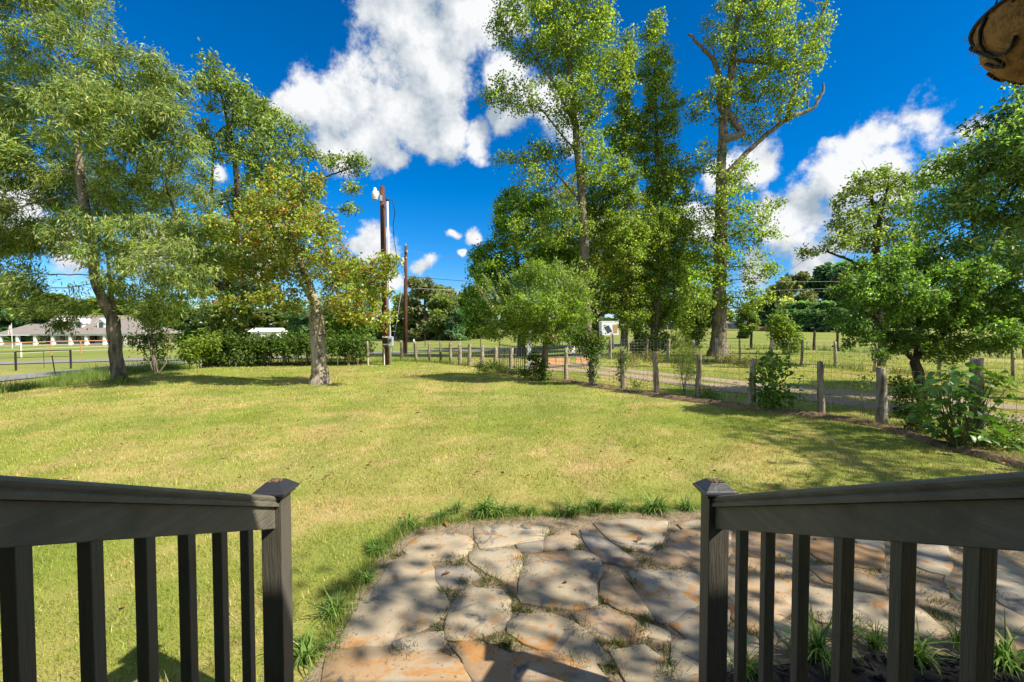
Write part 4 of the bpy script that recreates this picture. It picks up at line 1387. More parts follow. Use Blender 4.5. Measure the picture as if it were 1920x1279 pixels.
# ------------------------------------------------------------------ shrubs
def bush(name, label, blobs, depth, foot, pal, seed, leaf=(.08, .05), n=3000, stems=7, cat='shrub', group=None, rdep=1.0, dspread=.2, leaf_mat='leaf', sr=.012, clump=.3, droop=-.1, stem_mat='bark'):
    """leaves spread in uneven clumps through the blobs, on stems that rise from the foot"""
    rng = np.random.RandomState(seed)
    k = depth / FPX
    base = pix(foot[0], foot[1], depth)
    base[2] = float(gz(base[0], base[1])) - .01
    root = empty(name, base, label, cat, group)
    tot = sum(b[2] * b[3] for b in blobs)
    Cs = []; tips = []
    for b in blobs:
        px, py, rx, ry = b[:4]
        c = pix(px, py, depth + (b[4] if len(b) > 4 else rng.uniform(-1, 1) * dspread))
        a = np.array((rx * k, (rx + ry) / 2 * k * rdep, ry * k))
        m = max(8, int(n * rx * ry / tot))
        nc = max(3, m // 14)
        cc_ = c + unit(rng.normal(0, 1, (nc, 3))) * (rng.rand(nc, 1) ** .4) * a
        cc_[:, 2] = np.maximum(cc_[:, 2], gz(cc_[:, 0], cc_[:, 1]) + .05)
        tips.append(cc_)
        i = rng.randint(0, nc, m)
        Cs.append(cc_[i] + rng.normal(0, 1, (m, 3)) * leaf[0] * 1.15)
    C = np.vstack(Cs); tips = np.vstack(tips)
    nn = len(C)
    C[:, 2] = np.maximum(C[:, 2], gz(C[:, 0], C[:, 1]) + .02)
    cen = tips.mean(0)
    ax_ = unit(unit(C - cen - np.array((0, 0, -.2))) * .6 + rng.normal(0, .6, (nn, 3)) + np.array((0, 0, droop)))
    nrm = unit(rng.normal(0, .5, (nn, 3)) + np.array((.2, -.25, .8)))
    tone = np.exp((fbm(C[:, 0] * 4, C[:, 2] * 4 + C[:, 1], seed, 3) - .5) * 2 * clump)[:, None]
    col = palette(rng, nn, pal, .2) * tone
    V, F, c = leaves_np(rng, C, ax_, nrm, leaf[0] * np.exp(rng.normal(0, .22, nn)), leaf[1] * np.exp(rng.normal(0, .22, nn)), col)
    mb = MB()
    for s in range(stems):
        t = tips[rng.randint(len(tips))]
        b0 = base + np.array((rng.normal(0, .05 + .02 * stems * k * 3), rng.normal(0, .04), 0))
        if stems > 12:
            b0 = np.array((t[0] + rng.normal(0, .1), t[1] + rng.normal(0, .1), float(gz(t[0], t[1]))))
        m1 = b0 + (t - b0) * .5 + rng.normal(0, .06, 3)
        mb.tube([b0, m1, t], [sr, sr * .7, sr * .3], 5)
    mb.build('stems', M[stem_mat], root, origin=tuple(base))['kind'] = 'stuff'
    f = link('foliage', npmesh(name, V - base, F, M[leaf_mat], c), root)
    f['kind'] = 'stuff'
    return root


VINE = [((.075, .135, .024), 4), ((.11, .18, .03), 3), ((.16, .23, .036), 2), ((.05, .09, .02), 2)]
bush('vine_hedge', 'long vine covered hedge along the back of the lawn',
     [(350 + 17 * i + (i % 3) * 3, 644 + (i * 7 % 5) * 2 - (4 if i < 8 else 0), 15, 13 + (i * 5 % 4) * 2) for i in range(20)] + [(420, 668, 40, 10), (470, 670, 30, 8), (430, 630, 24, 8), (560, 634, 20, 8)],
     21.5, (520, 683), VINE, 101, leaf=(.12, .095), n=15000, stems=46, rdep=2.2, dspread=.25, cat='hedge', sr=.022)
bush('yellow_green_bush', 'bright yellow green bush at the end of the vine hedge', [(372, 655, 28, 22), (395, 640, 16, 14), (352, 668, 16, 10)], 20.3, (375, 684), [((.24, .33, .05), 4), ((.18, .26, .04), 3), ((.31, .37, .06), 2)], 102, leaf=(.10, .06), n=3200, stems=8)
bush('round_bush', 'round green bush rising behind the hedge near the orange leaved tree', [(655, 520, 34, 36), (680, 560, 38, 44), (640, 590, 26, 36), (672, 620, 30, 30), (625, 530, 18, 22)], 25, (662, 676), GREEN, 103, leaf=(.16, .11), n=6500, stems=6, sr=.05)
bush('edge_sapling', 'scrubby sapling beside the pale green feathery tree', [(285, 560, 40, 22), (300, 600, 28, 26), (262, 640, 26, 14), (300, 640, 24, 20), (320, 580, 26, 30), (290, 668, 20, 10)], 18.3, (293, 692), VINE, 104, leaf=(.10, .06), n=4200, stems=6, sr=.035)
bush('cypress_sapling', 'wispy lime green sapling with needle leaves between two fence posts', [(1284, 660, 24, 14), (1280, 682, 26, 16), (1292, 700, 18, 12), (1276, 640, 12, 10)], 12.2, (1283, 746), [((.15, .20, .03), 3), ((.12, .16, .025), 3), ((.19, .22, .04), 1)], 105, leaf=(.085, .012), n=3600, stems=7, sr=.008, droop=.3)
bush('leafy_sapling', 'upright broad leaved sapling beside a fence post', [(1450, 690, 20, 14), (1446, 712, 26, 16), (1458, 740, 26, 18), (1440, 750, 18, 12), (1440, 676, 12, 8)], 9.9, (1452, 772), [((.13, .25, .03), 4), ((.18, .31, .04), 3), ((.09, .17, .025), 2)], 106, leaf=(.10, .075), n=700, stems=8, sr=.006, leaf_mat='leaf_glossy', stem_mat='stem')
bush('fence_weed', 'low yellowish weed at the foot of a thin fence post', [(1326, 735, 14, 12), (1322, 750, 14, 8), (1334, 745, 10, 8)], 11.3, (1326, 758), LIME, 107, leaf=(.05, .028), n=500, stems=6, sr=.005, stem_mat='stem')
bush('small_weed', 'small spindly weed on the earth ridge', [(1195, 722, 12, 9), (1188, 712, 7, 5)], 13.0, (1195, 738), LIME, 108, leaf=(.06, .025), n=160, stems=5, sr=.005, stem_mat='stem')
bush('field_bush', 'bright green bush standing beyond the driveway by dark posts', [(1468, 622, 20, 22), (1482, 640, 22, 18), (1462, 600, 12, 10)], 30, (1474, 655), LIME, 109, leaf=(.18, .12), n=2000, stems=5, sr=.03)
bush('rose_vine', 'leafy rose vine arching over a vine wrapped fence post', [(1100, 630, 24, 12), (1118, 645, 22, 14), (1088, 642, 20, 10), (1075, 625, 18, 8), (1110, 660, 14, 10), (1112, 690, 5, 26)], 14.2, (1111, 722), VINE + [((.30, .02, .03), .12)], 110, leaf=(.075, .05), n=2600, stems=6, sr=.008)
bush('post_creeper', 'creeper wrapped round a pale fence post', [(1167, 668, 7, 9), (1166, 692, 5, 22)], 13.4, (1167, 729), VINE, 111, leaf=(.06, .045), n=420, stems=3, sr=.006)
bush('gate_shrub', 'tangled shrub at the foot of the upswept elm', [(1008, 690, 18, 14), (1000, 672, 14, 10), (985, 700, 16, 8), (1018, 704, 14, 8)], 15.5, (1006, 712), VINE, 112, leaf=(.07, .045), n=1700, stems=6, sr=.01)
bush('brush_pile', 'low weedy clump at the foot of the fence near the iron panel', [(925, 688, 16, 6), (905, 690, 12, 4), (945, 694, 12, 5), (968, 700, 14, 5)], 17.6, (925, 697), VINE + [((.20, .17, .06), 2)], 113, leaf=(.09, .03), n=1100, stems=6, sr=.008)
bush('trunk_vine', 'dark leafy growth round the foot of the forked spire tree', [(1215, 640, 22, 16), (1250, 640, 18, 16), (1195, 650, 16, 10), (1300, 625, 18, 26), (1310, 590, 20, 26)], 28.5, (1225, 663), DARK + VINE, 114, leaf=(.17, .12), n=3600, stems=6, sr=.03)
bush('dry_bramble', 'dry brown bramble along the far driveway fence', [(1395, 678, 22, 6), (1430, 682, 16, 5), (1360, 672, 18, 5), (1180, 672, 24, 5), (1225, 670, 18, 5)], 20.5, (1300, 688), [((.24, .19, .085), 3), ((.12, .13, .03), 3)], 115, leaf=(.12, .03), n=2400, stems=16, sr=.006, rdep=1.0, dspread=.3)
bush('leaf_sprig', 'small leafy sprig growing through the wire fence', [(1612, 722, 14, 6), (1622, 714, 10, 5)], 9.3, (1618, 770), VINE, 116, leaf=(.05, .03), n=130, stems=4, sr=.004, stem_mat='stem')
bush('low_fence_shrub', 'small leaved shrub beside the broad leaved plant', [(1700, 740, 24, 20), (1710, 770, 26, 18), (1690, 720, 16, 10), (1730, 795, 30, 14)], 7.9, (1705, 815), VINE, 117, leaf=(.045, .028), n=2600, stems=10, sr=.006, leaf_mat='leaf_glossy')
bush('trailing_weeds', 'trailing weeds where the fence passes the broad leaved plant', [(1880, 800, 40, 18), (1900, 830, 36, 16), (1860, 820, 30, 14)], 7.0, (1880, 845), LIME + VINE, 118, leaf=(.05, .03), n=1700, stems=8, sr=.004)


# -- plant with large leaves, every leaf its own
def leaf_mesh(name, L, Wd, notch):
    n = 6
    V = []; F = []
    for i in range(n + 1):
        t = i / n
        w = Wd * .5 * (math.sin(math.pi * min(1, t * 1.02) ** .72)) * (1.0 if notch == 0 else 1.05)
        z = -.25 * L * t * t
        y = L * t - (notch * L * .10 if i == 0 else 0)
        V += [(-w, y - (notch * .1 * L if i == 1 else 0), z + w * .28), (0, L * t, z), (w, y - (notch * .1 * L if i == 1 else 0), z + w * .28)]
    for i in range(n):
        a = 3 * i
        F += [(a, a + 1, a + 4, a + 3), (a + 1, a + 2, a + 5, a + 4)]
    m_ = bpy.data.meshes.new(name)
    m_.from_pydata(V, [], F)
    m_.materials.append(M['big_leaf'])
    m_.polygons.foreach_set('use_smooth', [True] * len(m_.polygons))
    return m_


M['big_leaf'] = mat('big_leaf', (.12, .24, .034), .4, .45, noise=(6, (.075, .165, .026), .45, .7, S1), trans=.3, objrand=.35)
BL = [leaf_mesh('large_leaf', .19, .13, 0), leaf_mesh('large_leaf', .15, .105, 0), leaf_mesh('large_leaf', .23, .15, 0)]


def big_plant(name, label, blobs, depth, foot, n, seed, scale=1.0):
    rng = np.random.RandomState(seed)
    base = pix(foot[0], foot[1], depth)
    base[2] = float(gz(base[0], base[1])) - .01
    root = empty(name, base, label, 'plant')
    tot = sum(b[2] * b[3] for b in blobs)
    k = depth / FPX
    cnt = 0
    mb = MB()
    cen = np.mean([pix(b[0], b[1], depth) for b in blobs], 0)
    for b in blobs:
        c = pix(b[0], b[1], depth + rng.uniform(-.15, .15))
        a = np.array((b[2] * k, (b[2] + b[3]) * .5 * k, b[3] * k))
        m = max(2, int(n * b[2] * b[3] / tot))
        for q in range(m):
            u = unit(rng.normal(0, 1, 3)) * rng.rand() ** .33
            p = c + u * a
            p[2] = max(p[2], float(gz(p[0], p[1])) + .06)
            outd = p - cen
            az = math.atan2(outd[1], outd[0]) + rng.normal(0, .6) - math.pi / 2
            o = link('leaf', BL[rng.randint(3)], root)
            o.location = tuple(p - base)
            o.rotation_euler = (rng.uniform(-.7, .25), rng.normal(0, .35), az)
            s = scale * rng.uniform(.7, 1.15)
            o.scale = (s, s, s)
            if q % 4 == 0:
                mb.tube([base + np.array((rng.normal(0, .05), rng.normal(0, .05), 0)), base + (p - base) * .55 + rng.normal(0, .04, 3), p], [.009, .007, .003], 5)
    mb.build('stems', M['stem'], root, origin=tuple(base))['kind'] = 'stuff'
    return root


big_plant('broad_leaved_plant', 'large clump of broad bright green leaves round the old stump post', [(1760, 722, 42, 28), (1806, 706, 52, 26), (1850, 725, 40, 28), (1800, 745, 50, 30), (1785, 765, 50, 28), (1830, 775, 36, 24), (1772, 798, 44, 22), (1825, 806, 40, 18), (1870, 705, 22, 14), (1740, 770, 24, 20)], 6.75, (1800, 832), 290, 5, .78)
big_plant('squash_plant', 'small low plant with round leaves at the lawn edge', [(1880, 845, 24, 10), (1895, 838, 16, 8), (1915, 852, 14, 8)], 6.75, (1888, 866), 16, 6, .9)

# ------------------------------------------------------------------ trees of the far background: a few kinds, copied
def far_proto(seed, pal, shape):
    rng = np.random.RandomState(seed)
    nb = 16
    C = []; tone = []
    H = 10.0
    for k in range(nb):
        if shape == 'pine':
            z = rng.uniform(.25, 1) * H; rad = 2.6 * (1.12 - z / H) + .3
        else:
            z = (k + .5) / nb * .92 * H; rad = 3.6 * math.sqrt(max(.3, 1 - ((z / H - .42) / .58) ** 2))
        a = rng.uniform(0, 6.28); r = rad * rng.uniform(.2, .75)
        c = np.array((r * math.cos(a), r * math.sin(a), z))
        m = 330
        ax3 = np.array((1.7, 1.7, 1.15)) * rng.uniform(.7, 1.15) * (rad / 3.6 * .6 + .4)
        p = c + unit(rng.normal(0, 1, (m, 3))) * (rng.rand(m, 1) ** .3) * ax3
        C.append(p); tone.append(np.full(m, math.exp(rng.normal(0, .28))))
    C = np.vstack(C); tone = np.concatenate(tone)[:, None]
    C[:, 2] = np.abs(C[:, 2] - .05) + .05
    n = len(C)
    col = palette(rng, n, pal, .22) * tone
    V, F, c = leaves_np(rng, C, rng.normal(0, 1, (n, 3)) + np.array((0, 0, -.2)), unit(rng.normal(0, .6, (n, 3)) + np.array((.2, -.2, .7))), .55 * np.exp(rng.normal(0, .25, n)), .40 * np.exp(rng.normal(0, .25, n)), col)
    crown = npmesh('far_crown', V, F, M['leaf'], c)
    mb = MB().tube([(0, 0, -.2), (.1, 0, 2.5), (0, .1, 5), (.1, 0, 8.5)], [.28, .22, .16, .05], 7)
    for k in range(6):
        z = rng.uniform(2, 6); a = rng.uniform(0, 6.28)
        mb.tube([(.05, 0, z), (1.2 * math.cos(a), 1.2 * math.sin(a), z + 1), (2.4 * math.cos(a), 2.4 * math.sin(a), z + 2.2)], [.1, .07, .03], 5)
    tm = bpy.data.meshes.new('far_trunk')
    tm.from_pydata(mb.v, [], mb.f)
    tm.materials.append(M['bark'])
    return crown, tm


FARG = [((0.162, 0.223, 0.061), 4), ((0.203, 0.257, 0.068), 3), ((0.115, 0.169, 0.054), 3), ((0.257, 0.270, 0.081), 1)]
FARD = [((0.108, 0.198, 0.108), 4), ((0.154, 0.244, 0.118), 3), ((0.082, 0.154, 0.090), 2)]
FARL = [((0.204, 0.270, 0.060), 4), ((0.240, 0.282, 0.066), 3), ((0.144, 0.204, 0.048), 3)]
PROTO = {'mid': far_proto(201, FARG, 'round'), 'dark': far_proto(202, FARD, 'round'), 'lime': far_proto(203, FARL, 'round'), 'pine': far_proto(204, FARD, 'pine'), 'grey': far_proto(205, [((.19, .215, .095), 3), ((.25, .25, .11), 3), ((.13, .16, .065), 2)], 'round')}


def far_tree(kind, px, topy, depth, wid, label, group, seed):
    rng = np.random.RandomState(seed)
    x = (px - 960) / FPX * depth
    z0 = float(gz(x, depth))
    ztop = pix(px, topy, depth)[2]
    root = empty('background_tree', (x, depth, z0), label, 'tree', group, rng.uniform(0, 6.28))
    h = max(2.5, (ztop - z0)) / 10.4
    wid *= 1.3
    root.scale = (wid * depth / FPX / 5.0, wid * depth / FPX / 5.0, h)
    cr, tm = PROTO[kind]
    link('trunk', tm, root)
    o = link('crown', cr, root)
    o['kind'] = 'stuff'
    return root


gA = ('KIND tree in the woods behind the long farmhouse', 'woods behind the house')
gB = ('KIND tree in the far wood line behind the white shed', 'wood line behind the white shed')
gC = ('KIND tree in the group behind the tin barn', 'trees behind the barn')
gD = ('KIND tree in the stand across the farm field', 'stand across the farm field')
gE = ('KIND tree far across the field behind the tall trunks', 'far trees behind the tall trunks')
gF = ('KIND tree in the low wood line past the driveway field', 'wood line past the right field')
k = 0
for (kind, px, ty, d, w, g) in [
    ('lime', -120, 545, 150, 70, gA), ('mid', -50, 552, 140, 64, gA), ('lime', 10, 548, 150, 62, gA), ('mid', 62, 555, 155, 60, gA), ('lime', 115, 545, 160, 66, gA), ('mid', 175, 552, 150, 62, gA), ('lime', 235, 556, 150, 62, gA), ('mid', 290, 560, 140, 60, gA), ('dark', 345, 565, 150, 56, gA), ('dark', 30, 575, 135, 44, gA), ('mid', 90, 570, 137, 40, gA),
    ('mid', 400, 570, 140, 56, gB), ('grey', 452, 572, 150, 56, gB), ('mid', 500, 574, 160, 56, gB), ('dark', 560, 556, 120, 54, gB), ('dark', 600, 566, 130, 50, gB), ('mid', 640, 575, 120, 46, gB), ('dark', 690, 580, 110, 44, gB),
    ('grey', 796, 512, 85, 54, gC), ('mid', 760, 545, 95, 44, gC), ('grey', 845, 530, 90, 52, gC), ('mid', 880, 545, 80, 46, gC), ('mid', 825, 550, 78, 40, gC), ('dark', 728, 575, 100, 40, gC), ('dark', 860, 575, 76, 30, gC), ('mid', 915, 555, 90, 44, gC),
    ('grey', 1000, 570, 130, 50, gE), ('lime', 1060, 572, 135, 50, gE), ('mid', 1120, 570, 140, 50, gE), ('lime', 1180, 566, 145, 52, gE), ('grey', 1240, 564, 140, 52, gE), ('lime', 1300, 560, 150, 56, gE), ('lime', 1345, 572, 140, 40, gE),
    ('mid', 1403, 562, 62, 26, ('small round tree standing alone in the farm field', None)),
    ('dark', 1455, 530, 110, 46, gD), ('grey', 1485, 503, 95, 40, gD), ('pine', 1520, 520, 105, 60, gD), ('pine', 1552, 497, 100, 66, gD), ('dark', 1590, 480, 95, 60, gD), ('dark', 1500, 560, 90, 44, gD), ('dark', 1545, 560, 88, 44, gD), ('mid', 1430, 560, 125, 44, gD),
    ('mid', 1640, 540, 120, 60, gF), ('mid', 1700, 548, 120, 60, gF), ('lime', 1760, 552, 125, 60, gF), ('mid', 1820, 545, 120, 62, gF), ('dark', 1880, 540, 125, 64, gF), ('mid', 1950, 540, 120, 64, gF), ('mid', 2040, 540, 130, 70, gF)]:
    k += 1
    KW = {'mid': 'mid green', 'lime': 'pale lime green', 'dark': 'dark green', 'pine': 'dark pointed', 'grey': 'greyish green'}[kind]
    far_tree(kind, px, ty, d, w, g[0].replace('KIND', KW), g[1], 300 + k)


# ------------------------------------------------------------------ rustic post and wire fence beside the driveway
def rough_post(p, h, r, seed, parent, org, name='post', m='cedar', lean=None):
    rng = np.random.RandomState(seed)
    n = 10
    lean = rng.normal(0, .025, 2) if lean is None else np.array(lean)
    rings = 7
    V = []; F = []
    prof_ = 1 + .16 * np.sin(np.arange(n) * 2 * math.pi / n * 2 + rng.uniform(0, 6)) + rng.normal(0, .08, n)
    for i in range(rings + 1):
        t = i / rings
        c = np.array((p[0] + lean[0] * t * h + rng.normal(0, .006), p[1] + lean[1] * t * h + rng.normal(0, .006)))
        for k_ in range(n):
            a = 2 * math.pi * k_ / n
            rr2 = r * (1.12 - .26 * t) * prof_[k_] * (1 + rng.normal(0, .05))
            zz = p[2] - .05 + (h + .05) * t + (rng.uniform(-.05, .03) * r * 8 if i == rings else 0)
            V.append((c[0] + rr2 * math.cos(a) - org[0], c[1] + rr2 * math.sin(a) - org[1], zz - org[2]))
    V.append((p[0] + lean[0] * h - org[0], p[1] + lean[1] * h - org[1], p[2] + h * .97 - org[2]))
    F4 = []
    for i in range(rings):
        for k_ in range(n):
            a = i * n + k_; b = i * n + (k_ + 1) % n
            F4.append((a, b, b + n, a + n))
    F3 = [(rings * n + k_, rings * n + (k_ + 1) % n, (rings + 1) * n) for k_ in range(n)]
    return link(name, npmesh(name, np.array(V), [np.array(F4), np.array(F3)], M[m], None, False), parent)


def wire_run(mb, a, b, h, hs, step, r=.0018, seed=0, sag=.01):
    rng = np.random.RandomState(seed)
    a = np.array(a, float); b = np.array(b, float)
    L = np.linalg.norm(b[:2] - a[:2])
    for z in hs:
        m = (a + b) / 2 + np.array((0, 0, z - sag))
        mb.tube([a + np.array((0, 0, z)), m, b + np.array((0, 0, z))], r, 3, False)
    n = int(L / step)
    for k_ in range(1, n):
        p = a + (b - a) * k_ / n
        mb.tube([p + np.array((0, 0, hs[0])), p + np.array((rng.normal(0, .004), 0, hs[-1]))], r * .85, 3, False)


fb = gpt(1231, 740)
fence = empty('post_and_wire_fence', fb, 'rustic cedar post and woven wire fence running beside the driveway', 'fence')
FO = tuple(fb)
P_ = []
for i, (x, by, ty, w) in enumerate(FPOSTS):
    p = gpt(x, by)
    h = pix(x, ty, p[1])[2] - p[2]
    r = w * p[1] / FPX / 2
    rough_post(p, h, r, 400 + i, fence, FO)
    P_.append(p)
for i, (x, by, ty, w) in enumerate([(1832, 836, 672, 19), (2150, 905, 700, 15)]):
    p = gpt(x, by)
    rough_post(p, pix(x, ty, p[1])[2] - p[2], w * p[1] / FPX / 2, 440 + i, fence, FO)
    P_.insert(0, p)
wm = MB()
HS = [.06, .16, .26, .37, .49, .62, .76, .91, 1.06]
for i, (a, b) in enumerate(zip(P_[:-1], P_[1:])):
    wire_run(wm, a, b, 1.06, HS, .15, .0034 if a[1] < 12 else .0042, i)
wm.build('woven_wire', M['wire'], fence, origin=FO)

# posts under the vine hedge
hb_ = gpt(690, 684)
hfence = empty('hedge_fence', hb_, 'old post fence buried under the vine hedge', 'fence')
for i, x in enumerate([495, 533, 575, 653, 690]):
    p = pix(x, 680, 21.4); p[2] = float(gz(p[0], p[1]))
    rough_post(p, 1.15, .055, 460 + i, hfence, tuple(hb_))
wm = MB()
for a, b in ((495, 533), (533, 575), (575, 653), (653, 690), (690, 753)):
    A_ = pix(a, 680, 21.4); B_ = pix(b, 680, 21.4)
    A_[2] = float(gz(A_[0], A_[1])); B_[2] = float(gz(B_[0], B_[1]))
    wire_run(wm, A_, B_, 1.0, [.3, .6, .9, 1.05], .6, .003)
wm.build('wire', M['wire'], hfence, origin=tuple(hb_))

# second wire fence across the driveway
sb_ = gpt(1442, 682)
f2 = empty('far_wire_fence', sb_, 'thin post and grid wire fence on the far side of the driveway', 'fence')
P2 = []
for i, (x, by, ty, w) in enumerate([(1075, 668, 634, 4), (1144, 674, 634, 5), (1177, 673, 634, 5), (1213, 672, 634, 5), (1252, 674, 636, 6), (1300, 676, 638, 5), (1343, 680, 634, 5), (1387, 682, 635, 4), (1443, 684, 636, 7), (1502, 686, 637, 5), (1566, 690, 640, 6), (1640, 697, 642, 6), (1760, 706, 646, 6), (1900, 716, 650, 6), (2100, 728, 650, 6)]):
    p = gpt(x, by)
    rough_post(p, pix(x, ty, p[1])[2] - p[2], w * p[1] / FPX / 2, 480 + i, f2, tuple(sb_))
    P2.append(p)
wm = MB()
for i, (a, b) in enumerate(zip(P2[:-1], P2[1:])):
    wire_run(wm, a, b, 1.1, [.08, .25, .42, .59, .76, .93, 1.1], .2, .0055, i)
wm.build('grid_wire', M['wire'], f2, origin=tuple(sb_))

# dark posts of the pasture fence
db_ = gpt(1250, 652)
f3 = empty('pasture_fence', db_, 'dark post pasture fence with thin wires along the field', 'fence')
P3 = []
for i, (x, by, ty, w) in enumerate([(1148, 655, 626, 5), (1250, 653, 622, 6), (1290, 652, 623, 4), (1408, 655, 622, 4), (1447, 655, 620, 4), (1487, 655, 618, 5), (1526, 656, 620, 5), (1570, 658, 622, 5), (1660, 662, 622, 5), (1780, 667, 624, 5), (1920, 672, 626, 5)]):
    p = gpt(x, by)
    rough_post(p, pix(x, ty, p[1])[2] - p[2], w * p[1] / FPX / 2, 520 + i, f3, tuple(db_), m='bark_dark')
    P3.append(p)
wm = MB()
for i, (a, b) in enumerate(zip(P3[:-1], P3[1:])):
    wire_run(wm, a, b, 1.1, [.3, .6, .9, 1.15], 1.2, .004, i)
wm.build('wire', M['wire'], f3, origin=tuple(db_))
# thin dark posts along the road
for i, (x, by, ty) in enumerate([(797, 650, 626), (845, 650, 626), (901, 650, 630)]):
    p = gpt(x, by)
    o = MB().tube([p - np.array((0, 0, .05)), (p[0], p[1], pix(x, ty, p[1])[2])], .045, 7).build('roadside_post', M['bark_dark'], None, origin=tuple(p))
    o.location = tuple(p)
    T(o, 'thin dark post along the far side of the road', 'post', 'roadside posts')

# ------------------------------------------------------------------ iron panel, painted post, gate, solar panel
def at_ground(px, py):
    return gpt(px, py)


a = gpt(936, 692); b = gpt(984, 707)
ip = empty('iron_fence_panel', a, 'black iron picket panel between the fence posts and the gate', 'fence panel')
IO = tuple(a)
d = b - a
L_ = np.linalg.norm(d[:2])
for k in range(15):
    t = k / 14
    p = a + d * t
    r = .022 if k in (0, 14) else .009
    MB().tube([p, p + np.array((0, 0, 1.22 if k in (0, 14) else 1.12))], r, 6).build('post' if k in (0, 14) else 'picket', M['iron'], ip, origin=IO)
for z in (.12, 1.06):
    MB().tube([a + np.array((0, 0, z)), b + np.array((0, 0, z))], .014, 4).build('rail', M['iron'], ip, origin=IO)

p = gpt(992, 697)
o = MB().box(p[0] - .075, p[0] + .075, p[1] - .075, p[1] + .075, -.02, pix(992, 624, p[1])[2]).box(p[0] - .1, p[0] + .1, p[1] - .1, p[1] + .1, pix(992, 624, p[1])[2] + .002, pix(992, 619, p[1])[2]).build('gate_post', M['blue_post'], None, bevel=.01, origin=(p[0], p[1], 0))
o.location = (p[0], p[1], 0)
T(o, 'peeling blue white square gate post beside the iron panel', 'post')

GD = 20.0
gl = pix(1026, 690, GD); gr = pix(1118, 684, GD + 1.2)
gl[2] = gr[2] = .05
gate = empty('driveway_gate', (gl[0], gl[1], 0), 'arched black metal driveway gate with tan boards and a round emblem', 'gate')
GO = (gl[0], gl[1], 0)
dx = gr - gl
gp = lambda t, z: gl + dx * t + np.array((0, 0, z))
arch = lambda t: 1.22 + .28 * math.sin(math.pi * t)
MB().tube([gp(0, .05), gp(1, .05)], .03, 6).tube([gp(0, .42), gp(1, .42)], .022, 6).tube([gp(0, .02), gp(0, 1.26)], .035, 6).tube([gp(1, .02), gp(1, 1.26)], .035, 6).tube([gp(t / 12, arch(t / 12) + .17) for t in range(13)], .022, 6).tube([gp(t / 12, arch(t / 12)) for t in range(13)], .022, 6).build('frame', M['iron'], gate, origin=GO)
for k in range(1, 20):
    t = k / 20
    if abs(t - .5) < .11:
        MB().tube([gp(t, .43), gp(t, .55)], .008, 5).build('bar', M['iron'], gate, origin=GO)
        continue
    MB().tube([gp(t, .43), gp(t, arch(t))], .008, 5).build('bar', M['iron'], gate, origin=GO)
nrm_ = np.array((dx[1], -dx[0], 0)); nrm_ /= np.linalg.norm(nrm_)


def slab(t0, t1, z0, z1, th=.025):
    q = [gp(t0, z0), gp(t1, z0), gp(t1, z1), gp(t0, z1)]
    return MB().add([v - nrm_ * th / 2 for v in q] + [v + nrm_ * th / 2 for v in q], [(3, 2, 1, 0), (4, 5, 6, 7), (0, 1, 5, 4), (1, 2, 6, 5), (2, 3, 7, 6), (3, 0, 4, 7)])


for t0, t1 in ((.02, .15), (.17, .32), (.34, .44), (.56, .66), (.68, .82), (.84, .98)):
    slab(t0, t1, .09, .39).build('board', M['rust_panel'], gate, origin=GO)
vs = []
for k in range(13):
    t = k / 12
    vs += [gp(t, arch(t) + .03) - nrm_ * .012, gp(t, arch(t) + .15) - nrm_ * .012, gp(t, arch(t) + .15) + nrm_ * .012, gp(t, arch(t) + .03) + nrm_ * .012]
fs = []
for k in range(12):
    for q in range(4):
        a_ = 4 * k + q; b_ = 4 * k + (q + 1) % 4
        fs.append((a_, b_, b_ + 4, a_ + 4))
fs += [(3, 2, 1, 0), (48, 49, 50, 51)]
MB().add(vs, fs).build('arch_board', M['rust_panel'], gate, origin=GO)
MB().tube([gp(.5, .86) + (dx / np.linalg.norm(dx)) * .26 * math.cos(a_) + np.array((0, 0, .26 * math.sin(a_))) for a_ in np.linspace(0, 2 * math.pi, 33)], .016, 6, False).build('emblem_ring', M['metal_grey'], gate, origin=GO)
ux = dx / np.linalg.norm(dx)
hp = [(-.06, -.2), (.02, -.12), (-.01, -.02), (-.12, .0), (-.14, .07), (-.04, .13), (.02, .2), (.06, .14), (.12, .04), (.13, -.1), (.1, -.2)]
q = [gp(.5, .86) + ux * x + np.array((0, 0, z)) for x, z in hp]
n = len(q)
MB().add([v - nrm_ * .008 for v in q] + [v + nrm_ * .008 for v in q], [tuple(range(n)), tuple(range(2 * n - 1, n - 1, -1))] + [(i, (i + 1) % n, (i + 1) % n + n, i + n) for i in range(n)]).build('emblem', M['white'], gate, origin=GO)

sp = gpt(1146, 684)
so = empty('solar_panel', sp, 'small solar panel tilted on a thin post by the gate', 'solar panel')
zc = pix(1138, 618, sp[1])[2] - sp[2]
MB().tube([(0, 0, -.03), (0, 0, zc)], .022, 7).build('post', M['metal_grey'], so)
TM = Matrix.Translation((-.16, 0, zc)) @ Matrix.Rotation(R(-24), 4, 'Y') @ Matrix.Rotation(R(55), 4, 'X')
MB().box(-.16, .16, -.24, .24, -.015, .015, TM).build('frame', M['white'], so)
MB().box(-.13, .13, -.21, .21, .0155, .018, TM).build('cells', M['solar'], so)
bp = gpt(1121, 683)
bo = empty('gate_opener', bp, 'gate opener box on a short stand at the end of the gate', 'gate opener')
MB().box(-.13, .13, -.1, .1, .25, .62).build('box', M['metal_grey'], bo, bevel=.02)
MB().tube([(0, 0, -.02), (0, 0, .25)], .04, 8).build('stand', M['iron'], bo)
MB().tube([(-.02, -.05, .3), (-.75, -.1, .3)], .03, 7).build('arm', M['pvc'], bo)

